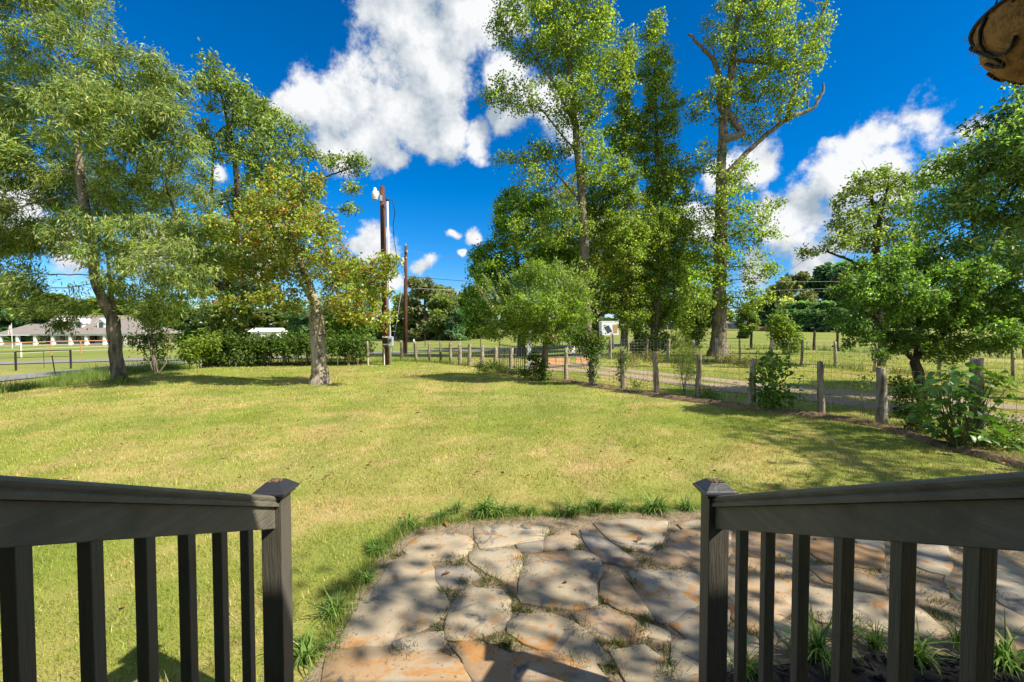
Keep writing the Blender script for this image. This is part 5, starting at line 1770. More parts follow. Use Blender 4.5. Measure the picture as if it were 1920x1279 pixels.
# ------------------------------------------------------------------ poles and wires
pb_ = gpt(724, 684)
D1 = pb_[1]
lp = empty('light_pole', pb_, 'red brown wooden pole carrying a white yard lamp', 'pole')
LO = tuple(pb_)
top1 = pix(716.5, 350, D1)
MB().tube([pb_ - np.array((0, 0, .1)), pb_ + (top1 - pb_) * .33, pb_ + (top1 - pb_) * .66, top1], [.165, .15, .135, .115], 12).build('shaft', M['pole_wood'], lp, smooth=True, origin=LO)
la = pix(716, 372, D1); lb = pix(703, 362, D1 - .3)
arm = MB().tube([la + np.array((0, -.12, 0)), la + np.array((-.08, -.18, .16)), (la + lb) / 2 + np.array((0, 0, .20)), lb + np.array((0, 0, .12))], .022, 7).build('lamp_arm', M['metal_grey'], lp, smooth=True, origin=LO)
MB().box(la[0] - .05, la[0] + .05, la[1] - .16, la[1] - .1, la[2] - .15, la[2] + .1).build('bracket', M['metal_grey'], lp, origin=LO)
lamp = MB().lathe([(.05, -.28), (.12, -.26), (.15, -.18), (.16, -.05), (.15, .02), (.085, .10), (.07, .2), (.05, .24), (.03, .25)], 16, lb).build('lamp', M['white'], lp, smooth=True, origin=LO)
MB().lathe([(.1, -.33), (.13, -.30), (.135, -.262)], 16, lb).build('lens', M['metal_grey'], lamp, smooth=True, origin=LO)
cb = gpt(735, 684); ct = pix(729, 378, D1)
cb[1] -= .25; cb[2] = float(gz(cb[0], cb[1]))
cd = empty('service_conduit', cb, 'thin white conduit mast with a meter box beside the red brown pole', 'conduit')
CO = tuple(cb)
ct = np.array((ct[0], cb[1], ct[2]))
MB().tube([cb - np.array((0, 0, .05)), cb + (ct - cb) * .5, ct], .045, 9).build('pipe', M['pvc'], cd, smooth=True, origin=CO)
MB().lathe([(.05, -.06), (.075, .0), (.07, .06), (.03, .1)], 10, ct).build('weatherhead', M['cable'], cd, smooth=True, origin=CO)
mbx = pix(733, 640, cb[1] - .05)
MB().box(mbx[0] - .11, mbx[0] + .11, cb[1] - .16, cb[1] + .03, mbx[2] - .22, mbx[2] + .22).build('meter_box', M['metal_grey'], cd, bevel=.015, origin=CO)
MB().lathe([(.001, .0), (.075, .02), (.085, .08), (.06, .10)], 14, (0, 0, 0)).build('meter', M['glass'], cd, origin=(0, 0, 0))
mo = [o for o in cd.children if o.name.startswith('meter') and not o.name.startswith('meter_box')][0]
mo.rotation_euler = (math.pi / 2, 0, 0)
mo.location = (mbx[0] - CO[0], -.155, mbx[2] + .05 - CO[2])
for yy in (632, 646):
    q = pix(728, yy, cb[1] - .02)
    MB().box(q[0] - .28, q[0] + .16, cb[1] + .0, cb[1] + .05, q[2] - .03, q[2] + .03).build('strap', M['pvc'], cd, origin=CO)
q0 = gpt(723, 684); q0 = q0 + np.array((-.0, -.22, 0))
q0[2] = float(gz(q0[0], q0[1]))
MB().tube([q0 - np.array((0, 0, .03)), q0 + np.array((0, 0, .75)), q0 + np.array((-.08, 0, .88))], .03, 7).build('riser_pipe', M['pvc'], cd, origin=CO)

p2 = pix(759.5, 652, 40.0); p2[2] = float(gz(p2[0], p2[1]))
up = empty('utility_pole', p2, 'dark weathered utility pole with a transformer bracket beside the road', 'pole')
UO = tuple(p2)
t2 = pix(761, 461, 40.0)
MB().tube([p2 - np.array((0, 0, .1)), (p2 + t2) / 2, t2], [.2, .17, .13], 10).build('shaft', M['pole_wood'], up, smooth=True, origin=UO)
MB().tube([t2, t2 + np.array((0, 0, .22))], [.05, .02], 6).build('insulator', M['metal_grey'], up, origin=UO)
for (x, y, s) in ((755, 489, .28), (763, 472, .12), (757, 520, .14), (762, 484, .1)):
    q = pix(x, y, 39.8)
    MB().lathe([(s * .3, -s), (s * .5, -s * .9), (s * .5, s * .7), (s * .2, s)], 9, q).build('fitting', M['metal_grey'], up, smooth=True, origin=UO)


def cable(name, label, pts, r, m, sag=0.0, group=None):
    P = [np.array(p) for p in pts]
    Q = []
    if len(P) == 2:
        for t in np.linspace(0, 1, 21):
            q = P[0] + (P[1] - P[0]) * t
            q[2] -= sag * 4 * t * (1 - t)
            Q.append(q)
    else:
        Q = P
    o = MB().tube(Q, r, 5).build(name, M[m], None, smooth=True, origin=tuple(Q[0]))
    o.location = tuple(Q[0])
    return T(o, label, 'cable', group)


cable('service_drop', 'dark service cable looping from the conduit mast down to the utility pole',
      [ct + np.array((0, 0, .05)), ct + np.array((.22, .1, .0)), ct + np.array((.28, .3, -.5)), pix(737, 420, D1 + 2), pix(739, 450, D1 + 6), pix(744, 482, 32), pix(752, 497, 37), pix(757, 492, 39.7)], .02, 'cable')
cable('guy_wire', 'pale guy wire slanting down from the utility pole', [pix(758, 512, 39.8), np.array((*pix(734, 640, 37)[:2], float(gz(*pix(734, 640, 37)[:2]))))], .016, 'alu_cable')
cable('power_line', 'dark power line running from the utility pole behind the tall trees', [pix(760, 518, 40), pix(1240, 538, 52)], .022, 'cable', .35)
cable('power_line', 'pale lower power line running from the utility pole across the field', [pix(760, 540, 40), pix(1300, 552, 50)], .018, 'alu_cable', .2)
cable('power_line', 'pale thin line crossing the sky behind the rounded green tree', [pix(761, 470, 40), pix(1120, 498, 30)], .012, 'alu_cable', .25)
cable('power_line', 'upper pale power line in front of the dark stand of trees', [pix(1380, 529, 48), pix(2300, 500, 34)], .018, 'alu_cable', .3)
cable('power_line', 'lower pale power line in front of the dark stand of trees', [pix(1380, 547, 47), pix(2300, 490, 33)], .018, 'alu_cable', .3)

# ------------------------------------------------------------------ house with the porch colonnade
HD = 110.0
X_ = lambda px, y=HD: (px - 960) / FPX * y
hz0 = float(gz(X_(130), HD))
Zp = lambda py, y=HD: pix(960, py, y)[2]
hx0, hx1 = X_(-8), X_(276)
house = empty('farmhouse', (X_(130), HD, hz0), 'long cream farmhouse with grey brown hip roof, dormers and white porch columns', 'house')
HOo = (X_(130), HD, hz0)
zE = Zp(626.5)
MB().box(X_(76), X_(258), HD + 3.0, HD + 12, hz0 - .2, zE).build('wall', M['cream_wall'], house, origin=HOo)
MB().box(hx0 + 1, hx1 - 1, HD - .2, HD + 12, hz0 - .2, hz0 + .25).build('porch_floor', M['tin'], house, origin=HOo)


def hip(x0, x1, y0, y1, z0, rx0, rx1, zr):
    ym = (y0 + y1) / 2
    return [(x0, y0, z0), (x1, y0, z0), (x1, y1, z0), (x0, y1, z0), (rx0, ym, zr), (rx1, ym, zr)], [(0, 1, 5, 4), (1, 2, 5), (2, 3, 4, 5), (3, 0, 4), (3, 2, 1, 0)]


rfm = MB()
v_, f_ = hip(hx0, X_(84), HD - .6, HD + 9, zE, X_(22), X_(84), Zp(607.5, HD + 5)); rfm.add(v_, f_)
v_, f_ = hip(X_(62), hx1, HD - .7, HD + 13, zE + .004, X_(104, HD + 6), X_(236, HD + 6), Zp(591.5, HD + 6)); rfm.add(v_, f_)
roof_o = rfm.build('roof', M['roof'], house, origin=HOo)
MB().box(hx0 + .02, hx1 - .02, HD - .55, HD - .4, zE - .35, zE - .01).build('fascia', M['white'], house, origin=HOo)
for x in (2, 34, 67, 100, 133, 163, 197, 236, 262):
    xx = X_(x)
    c_ = MB().box(xx - .3, xx + .3, HD - .35, HD + .2, hz0, zE - .3)
    c_.box(xx - .36, xx + .36, HD - .41, HD + .26, hz0 + .002, hz0 + .5)
    c_.build('column', M['white'], house, origin=HOo)
for x in (86, 118, 148, 178, 183, 213, 226, 246):
    xx = X_(x, HD + 3)
    w_ = MB().box(xx - .75, xx + .75, HD + 2.9, HD + 2.98, hz0 + .9, hz0 + 2.3).build('window', M['white'], house, origin=HOo)
    MB().box(xx - .62, xx + .62, HD + 2.86, HD + 2.895, hz0 + 1.02, hz0 + 2.18).build('pane', M['glass'], w_, origin=HOo)
for x in (90, 173):
    xx = X_(x, HD + 3)
    MB().box(xx - .5, xx + .5, HD + 2.9, HD + 2.97, hz0 + .26, hz0 + 2.4).build('door', M['red_door'], house, origin=HOo)
for x in (108, 148, 190):
    yd = HD + 1.6
    xx = X_(x, yd)
    zb, zt, zg = Zp(617, yd), Zp(604, yd), Zp(597, yd)
    dm = MB().box(xx - .95, xx + .95, yd, yd + 4.5, zb, zt)
    dm.add([(xx - .95, yd, zt), (xx + .95, yd, zt), (xx, yd, zg - .15), (xx - .95, yd + 4.5, zt), (xx + .95, yd + 4.5, zt), (xx, yd + 4.5, zg - .15)], [(0, 1, 2), (5, 4, 3)])
    do = dm.build('dormer', M['white'], house, origin=HOo)
    rd = MB()
    for sgn in (-1, 1):
        rd.add([(xx, yd - .25, zg), (xx + sgn * 1.25, yd - .25, zt - .2), (xx + sgn * 1.25, yd + 4.6, zt - .2), (xx, yd + 4.6, zg), (xx, yd - .25, zg - .18), (xx + sgn * 1.25, yd - .25, zt - .38), (xx + sgn * 1.25, yd + 4.6, zt - .38), (xx, yd + 4.6, zg - .18)],
               [(0, 1, 2, 3), (7, 6, 5, 4), (0, 4, 5, 1), (1, 5, 6, 2), (2, 6, 7, 3)])
    rd.build('dormer_roof', M['white'], do, origin=HOo)
    MB().box(xx - .5, xx + .5, yd - .05, yd - .01, zb + .2, zt - .1).build('dormer_window', M['glass'], do, origin=HOo)
# flag
fp_ = pix(23, 648, 92); fp_[2] = float(gz(fp_[0], fp_[1]))
fl = empty('flagpole', fp_, 'white flagpole with a limp red white and blue flag before the farmhouse', 'flagpole')
hF = pix(22, 606, 92)[2] - fp_[2]
MB().tube([(0, 0, -.1), (0, 0, hF)], [.06, .035], 7).build('pole', M['white'], fl)
M['flag'] = mat('flag_cloth', (.55, .08, .08), .8, .2, noise=(3, (.75, .75, .74), .49, .51, (.1, .1, 4)))
M['flag_blue'] = mat('flag_blue', (.04, .06, .22), .8, .2, noise=(12, (.3, .3, .4), .62, .66, S1))
vs = []; fs = []
for i in range(7):
    for j in range(5):
        vs.append((-.05 - .12 * i, .06 * math.sin(i * 1.4 + j * .4), hF - .2 - .42 * j - .1 * i))
for i in range(6):
    for j in range(4):
        a_ = i * 5 + j
        fs.append((a_, a_ + 1, a_ + 6, a_ + 5))
MB().add(vs, fs).build('flag', M['flag'], fl)
MB().add([(v[0], v[1] - .01, v[2]) for v in vs if v[2] > hF - 1.1], [(0, 1, 3, 2)]).build('canton', M['flag_blue'], fl)

# pipe fence before the house
pf0 = gpt(152, 664)
pf = empty('pipe_fence', pf0, 'rusty orange pipe fence with thin wires on the farmhouse lawn', 'fence')
pts_ = [gpt(-160, 668), gpt(-70, 668), gpt(40, 670), gpt(96, 666), gpt(152, 664), gpt(206, 662), gpt(262, 660), gpt(318, 658)]
hts = 1.32
for i, p in enumerate(pts_):
    MB().tube([p - np.array((0, 0, .05)), p + np.array((0, 0, hts))], .055, 8).build('post', M['white'] if i in (2,) else M['rust'], pf, origin=tuple(pf0))
for a_, b_ in zip(pts_[:-1], pts_[1:]):
    MB().tube([a_ + np.array((0, 0, hts)), b_ + np.array((0, 0, hts))], .045, 7).build('top_rail', M['rust'], pf, origin=tuple(pf0))
    for z in (.35, .7, 1.0):
        MB().tube([a_ + np.array((0, 0, z)), b_ + np.array((0, 0, z))], .012, 4).build('wire', M['white'], pf, origin=tuple(pf0))
# black pipe gate
bg0 = gpt(133, 691)
bgt = empty('pipe_gate', bg0, 'black pipe gate between the two roads at the left', 'gate')
pts_ = [gpt(-60, 700), gpt(30, 695), gpt(133, 691)]
hh = pix(133, 657, bg0[1])[2] - bg0[2]
for i, p in enumerate(pts_):
    MB().tube([p - np.array((0, 0, .05)), p + np.array((0, 0, hh + (.04 if i == 2 else 0)))], .055 if i else .04, 8).build('post', M['iron'], bgt, origin=tuple(bg0))
for a_, b_ in zip(pts_[:-1], pts_[1:]):
    for z in (hh, hh * .68):
        MB().tube([a_ + np.array((0, 0, z)), b_ + np.array((0, 0, z))], .032 if z == hh else .016, 7).build('rail', M['iron'], bgt, origin=tuple(bg0))
    m_ = (a_ + b_) / 2
    MB().tube([m_ + np.array((0, 0, .1)), m_ + np.array((0, 0, hh))], .014, 6).build('upright', M['iron'], bgt, origin=tuple(bg0))
sp_ = gpt(104, 705)
o = MB().tube([sp_ - np.array((0, 0, .05)), sp_ + np.array((-.16, 0, 1.15))], .028, 7).build('steel_post', M['iron'], None, origin=tuple(sp_))
o.location = tuple(sp_)
T(o, 'leaning dark steel post by the roadside left of the forked tree', 'post')
wp = gpt(776, 655)
o = MB().lathe([(.09, -.02), (.09, .9), (.07, 1.0), (.03, 1.06)], 10).build('marker_post', M['white'], None, smooth=True)
o.location = tuple(wp)
T(o, 'short stout white marker post beside the road', 'post')


# ------------------------------------------------------------------ small far buildings
def shed(name, label, px0, px1, y_eave, y_ridge, y_base, d, dep, wallm, roofm, openings, cat='shed', over=.3):
    x0, x1 = X_(px0, d), X_(px1, d)
    zb = min(pix(960, y_base, d)[2], float(gz((x0 + x1) / 2, d)))
    ze, zr = pix(960, y_eave, d)[2], pix(960, y_ridge, d)[2]
    org = ((x0 + x1) / 2, d, zb)
    root = empty(name, org, label, cat)
    MB().box(x0, x1, d, d + dep, zb - .2, ze).build('wall', M[wallm], root, origin=org)
    xm = (x0 + x1) / 2
    r_ = MB()
    r_.add([(x0 - over, d - over, ze), (x1 + over, d - over, ze), (x1 + over, d + dep, ze), (x0 - over, d + dep, ze), (x0 - over, d + dep / 2, zr), (x1 + over, d + dep / 2, zr)],
           [(0, 1, 5, 4), (2, 3, 4, 5), (1, 2, 5), (3, 0, 4), (3, 2, 1, 0)])
    r_.build('roof', M[roofm], root, origin=org)
    for (u0, u1, v0, v1, m_, nm) in openings:
        xa, xb = x0 + (x1 - x0) * u0, x0 + (x1 - x0) * u1
        za, zb2 = zb + (ze - zb) * v0, zb + (ze - zb) * v1
        f_ = MB().box(xa - .08, xb + .08, d - .05, d - .01, za - .08, zb2 + .08).build(nm, M['white' if m_ == 'glass' else m_], root, origin=org)
        if m_ == 'glass':
            MB().box(xa, xb, d - .08, d - .052, za, zb2).build('pane', M['glass'], f_, origin=org)
    return root


shed('white_shed', 'low white shed with a pale roof showing over the vine hedge', 468, 520, 622, 615, 642, 95, 4, 'white', 'white', [(.12, .4, .35, .8, 'glass', 'window'), (.6, .75, .0, .8, 'white', 'door')])
shed('tin_barn', 'weathered tin barn with a long low roof beyond the road', 742, 800, 615, 606, 630, 95, 9, 'tin', 'tin', [(.05, .3, 0, .8, 'iron', 'doorway_shade_panel')], 'barn')  # a black slab on the wall paints in the barn's shaded interior
shed('white_trailer', 'white trailer parked beyond the field behind the solar panel', 1128, 1160, 603, 602, 621, 85, 3, 'white', 'white', [(.15, .3, .45, .75, 'glass', 'window'), (.7, .9, .2, .75, 'rust_panel', 'panel')], 'trailer', .05)
shed('open_shelter', 'grey open sided shelter far across the field', 1236, 1268, 605, 601.5, 613, 105, 6, 'tin', 'metal_grey', [(.08, .45, .0, .85, 'iron', 'opening_shade_panel'), (.55, .92, 0, .85, 'iron', 'opening_shade_panel')], 'shelter')  # black slabs on a solid wall paint the shade inside the open sides
shed('far_cabin', 'small grey cabin far past the lone field tree', 1352, 1392, 606, 602, 613, 112, 6, 'tin', 'roof', [(.3, .5, .2, .8, 'glass', 'window')], 'cabin')
# rail deck by the barn
q = gpt(685, 630)
dk_ = empty('white_rail', q, 'small white rail beside the tin barn', 'railing')
x0, x1 = X_(681, q[1]) - q[0], X_(700, q[1]) - q[0]
for t in range(6):
    xx = x0 + (x1 - x0) * t / 5
    MB().box(xx - .05, xx + .05, -.05, .05, 0, 1.1).build('baluster', M['white'], dk_)
MB().box(x0 - .1, x1 + .1, -.07, .07, 1.101, 1.2).build('rail', M['white'], dk_)
# reddish brush heap
rng = np.random.RandomState(9)
mb = MB()
c_ = pix(1440, 611, 100); c_[2] = float(gz(c_[0], c_[1]))
for k in range(40):
    a_ = c_ + np.array((rng.normal(0, 1.6), rng.normal(0, .8), rng.uniform(.0, .7)))
    d_ = rng.normal(0, 1, 3) * np.array((1.4, .6, .3))
    mb.tube([a_ - d_ * .5, a_ + d_ * .5], .07, 5)
o = mb.build('brush_heap', M['rust'], None, origin=tuple(c_))
o.location = tuple(c_)
T(o, 'low reddish heap of cut brush in the far field', 'brush heap')

# ------------------------------------------------------------------ earth ridge along the fence
rng = np.random.RandomState(12)
Pl = [gpt(x, y) for x, y in [(2200, 960), (2050, 912), (1900, 872), (1800, 845), (1720, 822), (1653, 800), (1540, 782), (1410, 768), (1308, 754), (1231, 744), (1168, 734), (1110, 726), (1061, 716), (1030, 712)]]
S_ = []
for a_, b_ in zip(Pl[:-1], Pl[1:]):
    n_ = int(np.linalg.norm(b_ - a_) / .06)
    for k in range(n_):
        S_.append(a_ + (b_ - a_) * k / n_)
S_ = np.array(S_)
s_ = np.arange(len(S_)) * .06
tg = np.gradient(S_, axis=0)[:, :2]; tg /= np.linalg.norm(tg, axis=1)[:, None]
nr_ = np.column_stack((-tg[:, 1], tg[:, 0]))
rows = []
K = 9
for j in range(K):
    u = j / (K - 1) * 2 - 1
    wdt = .16 * (.5 + .9 * fbm(s_ * .9, s_ * 0 + j * .05, 3, 3))
    q = S_[:, :2] + nr_ * (u * wdt)[:, None] + rng.normal(0, .012, (len(S_), 2))
    z = (1 - u * u) * .10 * (.25 + 1.3 * fbm(s_ * 2.2, s_ * 0 + j * .4, 6, 4)) + rng.normal(0, .008, len(S_)) * (1 - u * u) - .012
    rows.append(np.column_stack((q, gz(q[:, 0], q[:, 1]) + z)))
V = np.stack(rows, 1).reshape(-1, 3)
I = np.arange(len(V)).reshape(len(S_), K)
F = np.stack((I[:-1, :-1], I[:-1, 1:], I[1:, 1:], I[1:, :-1]), -1).reshape(-1, 4)
T(link('soil_ridge', npmesh('soil_ridge', V, F, M['soil'], None, False)), 'ridge of freshly dug brown earth along the wire fence', 'earth', None, 'stuff')


# ------------------------------------------------------------------ grass
def blades(rng, x, y, z, h, w, lean, col, seg=1):
    n = len(x)
    az = rng.uniform(0, 2 * math.pi, n)
    la_ = rng.uniform(0, 2 * math.pi, n)
    ux_, uy_ = np.cos(az), np.sin(az)
    lx, ly = np.cos(la_) * lean * h, np.sin(la_) * lean * h
    b0 = np.column_stack((x - ux_ * w / 2, y - uy_ * w / 2, z))
    b1 = np.column_stack((x + ux_ * w / 2, y + uy_ * w / 2, z))
    if seg == 1:
        t = np.column_stack((x + lx, y + ly, z + h))
        V = np.stack((b0, b1, t), 1).reshape(-1, 3)
        return V, np.arange(3 * n).reshape(n, 3), np.repeat(col, 3, 0)


rng = np.random.RandomState(77)
TREES_XY = [(-12.9, 15, .3), (-6.2, 14.6, .25)]


def sample_lawn(n, y0, y1, ratio, xmin, xmax):
    # uniform over the visible wedge
    y = np.sqrt(rng.uniform(y0 * y0, y1 * y1, n))
    x = rng.uniform(-ratio, ratio, n) * y
    k_ = (x > xmin) & (x < xmax)
    return x[k_], y[k_]


def keep_lawn(x, y):
    k_ = ~inpoly(x, y, PATIO)
    k_ &= polydist(x, y, [p[:2] for p in TRACK1]) > rng.uniform(.3, .6, len(x))
    k_ &= polydist(x, y, [p[:2] for p in TRACK2]) > rng.uniform(.28, .55, len(x))
    k_ &= polydist(x, y, [p[:2] for p in ROAD]) > 1.3
    fd = polydist(x, y, [p[:2] for p in Pl])
    k_ &= (fd > .26) | (rng.rand(len(x)) < .12)
    k_ &= ~((np.abs(x) < 4.5) & (y < .4))
    return k_


VV = []; FF = []; CC = []; base = 0
for (n, y0, y1, h, w) in [(230000, 1.6, 5.2, .026, .0048), (330000, 5.2, 10.5, .03, .0075), (230000, 10.5, 19, .036, .013), (110000, 19, 32, .05, .024)]:
    x, y = sample_lawn(n, y0, y1, 1.32, -24, 26)
    k_ = keep_lawn(x, y)
    x, y = x[k_], y[k_]
    # tufted density
    dn = fbm(x * 3.2, y * 3.2, 15, 3)
    k_ = rng.rand(len(x)) < np.clip(.35 + 1.3 * (dn - .25), .2, 1)
    x, y = x[k_], y[k_]
    tint = lawn_tint(x, y)
    m = len(x)
    u = rng.rand(m, 1)
    straw = np.array((.58, .46, .22)); grn = np.array((.20, .30, .036))
    c = tint * 1.12
    c = np.where(u < .22, c * .35 + straw * .65, np.where(u > .55, c * .4 + grn * .6, c)) * np.exp(rng.normal(0, .25, (m, 1)))
    hh_ = h * np.exp(rng.normal(0, .35, m)) * (.7 + .8 * fbm(x * 1.5, y * 1.5, 40, 3))
    z = gz(x, y) + (fbm(x * .35, y * .35, 3, 3) - .5) * .05 * sstep(2.5, 6, y) - .004
    v, f, cl = blades(rng, x, y, z, hh_, w * np.exp(rng.normal(0, .2, m)), np.abs(rng.normal(0.5, .5, m)), c)
    VV.append(v); FF.append(f + base); CC.append(cl); base += len(v)
T(link('lawn_grass', npmesh('lawn_grass', np.vstack(VV), np.vstack(FF), M['blade'], np.vstack(CC))), 'short mown lawn grass with straw coloured patches', 'grass', None, 'stuff')

# tall roadside grass on the bank at the left, and along fences
VV = []; FF = []; CC = []; base = 0
def tall(n, path, spread, h, w, pal_, seed):
    global base
    r_ = np.random.RandomState(seed)
    path = [np.array(p[:2]) for p in path]
    seg = r_.randint(0, len(path) - 1, n)
    t = r_.rand(n, 1)
    p = np.array(path)[seg] * (1 - t) + np.array(path)[seg + 1] * t + r_.normal(0, spread, (n, 2))
    d_ = fbm(p[:, 0] * 1.3, p[:, 1] * 1.3, seed, 3)
    p = p[d_ > .36]; m = len(p)
    hh = h * np.exp(r_.normal(0, .35, m)) * (.5 + fbm(p[:, 0], p[:, 1], seed + 4, 3))
    c = palette(r_, m, pal_, .22)
    v, f, cl = blades(r_, p[:, 0], p[:, 1], gz(p[:, 0], p[:, 1]) - .01, hh, w, np.abs(r_.normal(.4, .35, m)), c)
    VV.append(v); FF.append(f + base); CC.append(cl); base += len(v)


TG = [((.16, .25, .04), 4), ((.22, .29, .055), 2), ((.32, .28, .11), 1.2), ((.10, .165, .03), 3)]
tall(9000, [gpt(-150, 765), gpt(0, 738), gpt(120, 722), gpt(220, 708)], .45, .38, .02, TG, 1)
tall(6000, [gpt(120, 716), gpt(230, 700), gpt(330, 690)], .5, .40, .022, TG, 2)
tall(7000, [gpt(330, 690), gpt(500, 684), gpt(690, 682)], .25, .18, .018, TG, 3)
tall(3500, [gpt(690, 682), gpt(753, 677), gpt(845, 682), gpt(930, 692), gpt(958, 702)], .15, .2, .014, TG, 4)
tall(3000, [p for p in P2], .25, .28, .022, TG + [((.26, .2, .09), 3)], 5)
tall(2600, [p for p in P3], .4, .3, .03, TG, 6)
tall(1500, Pl, .22, .11, .010, TG, 7)
tall(500, [gpt(575, 719), gpt(600, 720), gpt(625, 719)], .12, .16, .012, TG, 8)
tall(700, [gpt(215, 719), gpt(245, 718)], .25, .2, .014, TG, 9)
tall(5200, [gpt(*q_) for q_ in PATIO_PX[1:13]], .05, .06, .006, TG, 10)
tall(1600, [gpt(*q_) for q_ in PATIO_PX[4:13]], .09, .05, .006, TG, 11)
T(link('tall_grass', npmesh('tall_grass', np.vstack(VV), np.vstack(FF), M['blade'], np.vstack(CC))), 'tall unmown grass along the banks and fence lines', 'grass', None, 'stuff')

# weeds in the joints of the patio
VV = []; FF = []; CC = []; base = 0
spots = [Z2(p) for p in [(840, 320), (770, 400), (850, 440), (920, 480), (960, 510), (890, 500), (1055, 390), (1050, 450), (1010, 570), (1040, 620), (990, 630), (780, 500), (755, 550), (690, 540), (690, 650), (680, 720), (500, 825), (1430, 590), (1330, 640), (1200, 640),
                         (1320, 700), (1380, 740), (1560, 650), (1650, 680), (1450, 800), (1520, 790), (1600, 780), (1280, 860), (1340, 890), (1480, 900), (1560, 340), (1650, 390), (1720, 330), (1780, 440), (1580, 500), (960, 770), (880, 780), (740, 790), (1740, 820), (1760, 900), (980, 800), (1090, 640),
                         (1650, 420), (1620, 720), (1500, 920), (1740, 940), (1010, 800), (470, 370), (720, 395), (1180, 265), (1330, 330)]] + [Z3(p) for p in [(350, 930), (430, 960), (430, 620), (600, 560), (590, 650), (820, 580), (1000, 610), (1100, 640), (790, 880), (1000, 900), (1050, 940), (1300, 680), (1420, 770), (1440, 860), (1700, 580), (1740, 740)]]
r_ = np.random.RandomState(6)
for (px, py) in spots:
    c0 = gpt(px, py)
    m = r_.randint(35, 110)
    sx = r_.uniform(.02, .05)
    x = c0[0] + r_.normal(0, sx, m); y = c0[1] + r_.normal(0, sx, m)
    col = palette(r_, m, [((.10, .15, .028), 3), ((.17, .17, .05), 2), ((.27, .21, .09), 2), ((.06, .10, .02), 2)], .22)
    v, f, cl = blades(r_, x, y, np.full(m, .012), r_.uniform(.018, .05, m), .006, np.abs(r_.normal(.6, .5, m)), col)
    VV.append(v); FF.append(f + base); CC.append(cl); base += len(v)
# thin litter all over the joints
x = r_.uniform(-1.3, 4.2, 9000); y = r_.uniform(1.9, 4.7, 9000)
k_ = inpoly(x, y, PATIO)
x, y = x[k_], y[k_]
ins = np.zeros(len(x), bool)
for Z, tone, poly in STONES:
    ins |= inpoly(x, y, [tuple(gpt(*Z(p))[:2]) for p in poly])
x, y = x[~ins], y[~ins]
m = len(x)
col = palette(r_, m, [((.25, .19, .09), 3), ((.14, .15, .04), 2), ((.10, .07, .04), 2)], .25)
v, f, cl = blades(r_, x, y, np.full(m, .011), r_.uniform(.006, .028, m), .006, np.abs(r_.normal(1.2, .8, m)), col)
VV.append(v); FF.append(f + base); CC.append(cl); base += len(v)
T(link('joint_weeds', npmesh('joint_weeds', np.vstack(VV), np.vstack(FF), M['blade'], np.vstack(CC))), 'low weeds and grass growing in the joints of the patio', 'weeds', None, 'stuff')


# arching tufts of border grass
def tuft_mesh(seed, n, h, pal_):
    r2 = np.random.RandomState(seed)
    V = []; F = []; C = []
    for i in range(n):
        a = r2.uniform(0, 6.28)
        b0 = np.array((r2.normal(0, .022), r2.normal(0, .022), 0))
        l = h * r2.uniform(.55, 1.15)
        bend = abs(r2.normal(1.25, .55))
        w = r2.uniform(.0035, .0065)
        dirv = np.array((math.cos(a), math.sin(a), 0)); sd = np.array((-math.sin(a), math.cos(a), 0))
        col = palette(r2, 1, pal_, .2)[0]
        p = b0.copy(); th_ = r2.uniform(.05, .6)
        n0 = len(V)
        S = 5
        for s in range(S + 1):
            t = s / S
            ww = w * (1 - t ** 2.2) + .0003
            V += [tuple(p - sd * ww), tuple(p + sd * ww)]
            C += [col, col]
            p = p + (dirv * math.sin(th_) + np.array((0, 0, math.cos(th_)))) * l / S
            p[2] = max(p[2], .004)
            th_ += bend / S * 1.6
        for s in range(S):
            q_ = n0 + 2 * s
            F.append((q_, q_ + 1, q_ + 3, q_ + 2))
    return npmesh('tuft', np.array(V), np.array(F), M['blade'], np.array(C))


TP = [((.13, .23, .04), 4), ((.18, .28, .055), 3), ((.085, .17, .035), 2), ((.34, .31, .12), .7)]
TUF = [tuft_mesh(900 + i, 70 + 25 * i, .23, TP) for i in range(4)]
TUB = [tuft_mesh(910 + i, 70, .30, TP) for i in range(3)]
r_ = np.random.RandomState(15)
back = [Z2(p) for p in [(505, 235), (660, 195), (860, 160), (1015, 160), (1200, 170), (1305, 155), (1425, 150), (1545, 155), (1715, 140), (1830, 140), (760, 170), (935, 165), (1110, 168), (1490, 150), (1630, 150)]]
left = [Z2(p) for p in [(385, 320), (300, 460), (175, 590), (50, 760), (25, 860), (110, 640), (350, 350), (440, 270), (-30, 800)]]
lab = {'b': 'arching green grass tuft in the row along the lawn edge of the patio', 'l': 'green grass tuft on the patio border that faces the open lawn', 'r': 'long bladed grass tuft in the black mulch under the railing'}
for key, pts_, grp_ in (('b', back, 'tufts along the lawn edge'), ('l', left, 'tufts on the left border')):
    for (px, py) in pts_:
        p = gpt(px, py)
        o = link('grass_tuft', TUF[r_.randint(4)])
        o.location = (p[0] + r_.normal(0, .05), p[1] + r_.normal(0, .04), .004)
        o.rotation_euler = (0, 0, r_.uniform(0, 6.28))
        s = r_.choice([.45, .55, .65, .8, 1.05])
        o.scale = (s * 1.1, s * 1.1, s)
        T(o, lab[key], 'grass tuft', grp_)
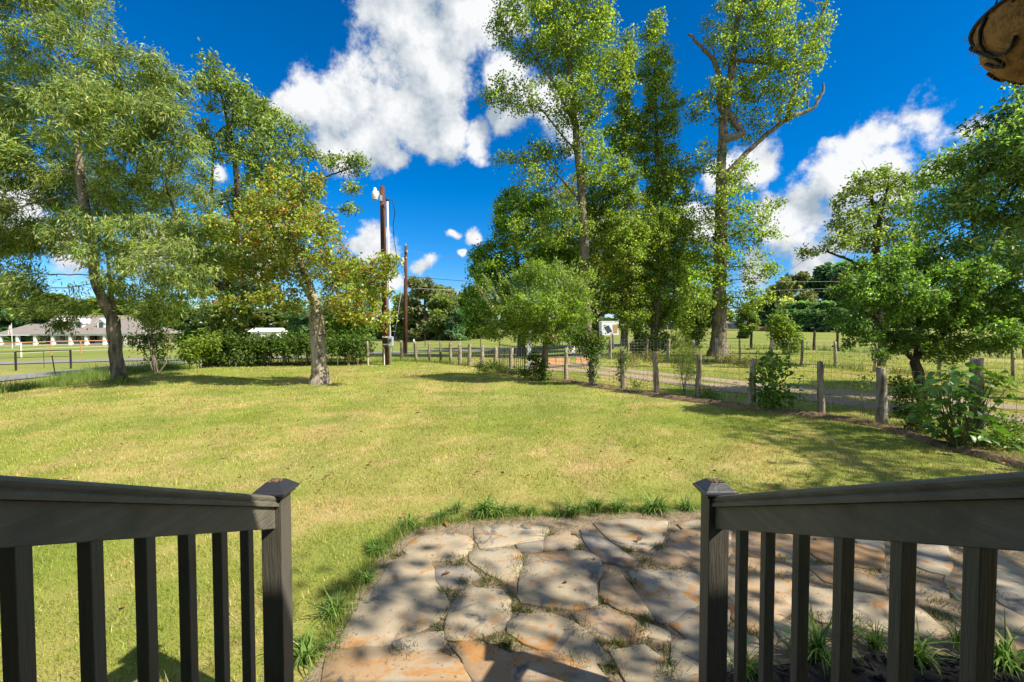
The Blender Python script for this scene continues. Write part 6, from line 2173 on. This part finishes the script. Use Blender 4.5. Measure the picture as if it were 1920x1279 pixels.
# mulch bed under the right railing
mbp = [(1.0, 1.85), (1.02, 2.32), (1.6, 2.42), (2.3, 2.48), (3.0, 2.36), (3.4, 1.9), (3.2, 1.0), (1.0, 1.0)]
vs = [(x, y, .03) for x, y in mbp] + [(1.9, 1.75, .09)]
n = len(mbp)
mo_ = MB().add(vs, [(i, (i + 1) % n, n) for i in range(n)][::1]).build('mulch_bed', M['mulch'])
if mo_.data.polygons[0].normal.z < 0:
    mo_.data.flip_normals()
T(mo_, kind='structure')
ch = MB()
for k in range(420):
    x, y = r_.uniform(1.0, 3.2), r_.uniform(1.4, 2.45)
    if not inpoly(np.array([x]), np.array([y]), mbp)[0]:
        continue
    ch.box(-.03, .03, -.009, .009, -.003, .004, Matrix.Translation((x, y, .045 + r_.uniform(0, .03))) @ Matrix.Rotation(r_.uniform(0, 6.28), 4, 'Z') @ Matrix.Rotation(r_.normal(0, .35), 4, 'Y'))
T(ch.build('mulch_chips', M['mulch']), 'loose black bark mulch chips under the railing', 'mulch', None, 'stuff')
for (px, py, s) in [(1528, 1240, 1.0), (1715, 1250, .9), (1880, 1262, 1.1), (1398, 1276, .7), (1640, 1225, .6), (1800, 1220, .55), (1590, 1200, .55)]:
    p = gpt(px, py)
    o = link('grass_tuft', TUB[r_.randint(3)])
    o.location = (p[0], p[1], .03)
    o.rotation_euler = (0, 0, r_.uniform(0, 6.28))
    o.scale = (s, s, s)
    T(o, lab['r'], 'grass tuft', 'tufts in the mulch')

# fallen leaves
n = 420
y = np.sqrt(rng.uniform(2.6 ** 2, 17 ** 2, n)); x = rng.uniform(-1.1, 1.1, n) * y
k_ = (x > -12.5) & (polydist(x, y, FLINE) > .2)
x, y = x[k_], y[k_]
n = len(x)
ax_ = rng.normal(0, 1, (n, 3)); ax_[:, 2] *= .25
nrm = unit(rng.normal(0, .3, (n, 3)) + np.array((0, 0, 1)))
col = palette(rng, n, [((.22, .10, .04), 3), ((.30, .16, .05), 2), ((.16, .09, .05), 2), ((.34, .14, .05), .4)], .25)
V, F, c = leaves_np(rng, np.column_stack((x, y, gz(x, y) + .035)), ax_, nrm, .06 * np.exp(rng.normal(0, .3, n)), .042, col)
T(link('fallen_leaves', npmesh('fallen_leaves', V, F, M['dry_leaf'], c)), 'brown fallen leaves scattered over the lawn and patio', 'leaves', None, 'stuff')
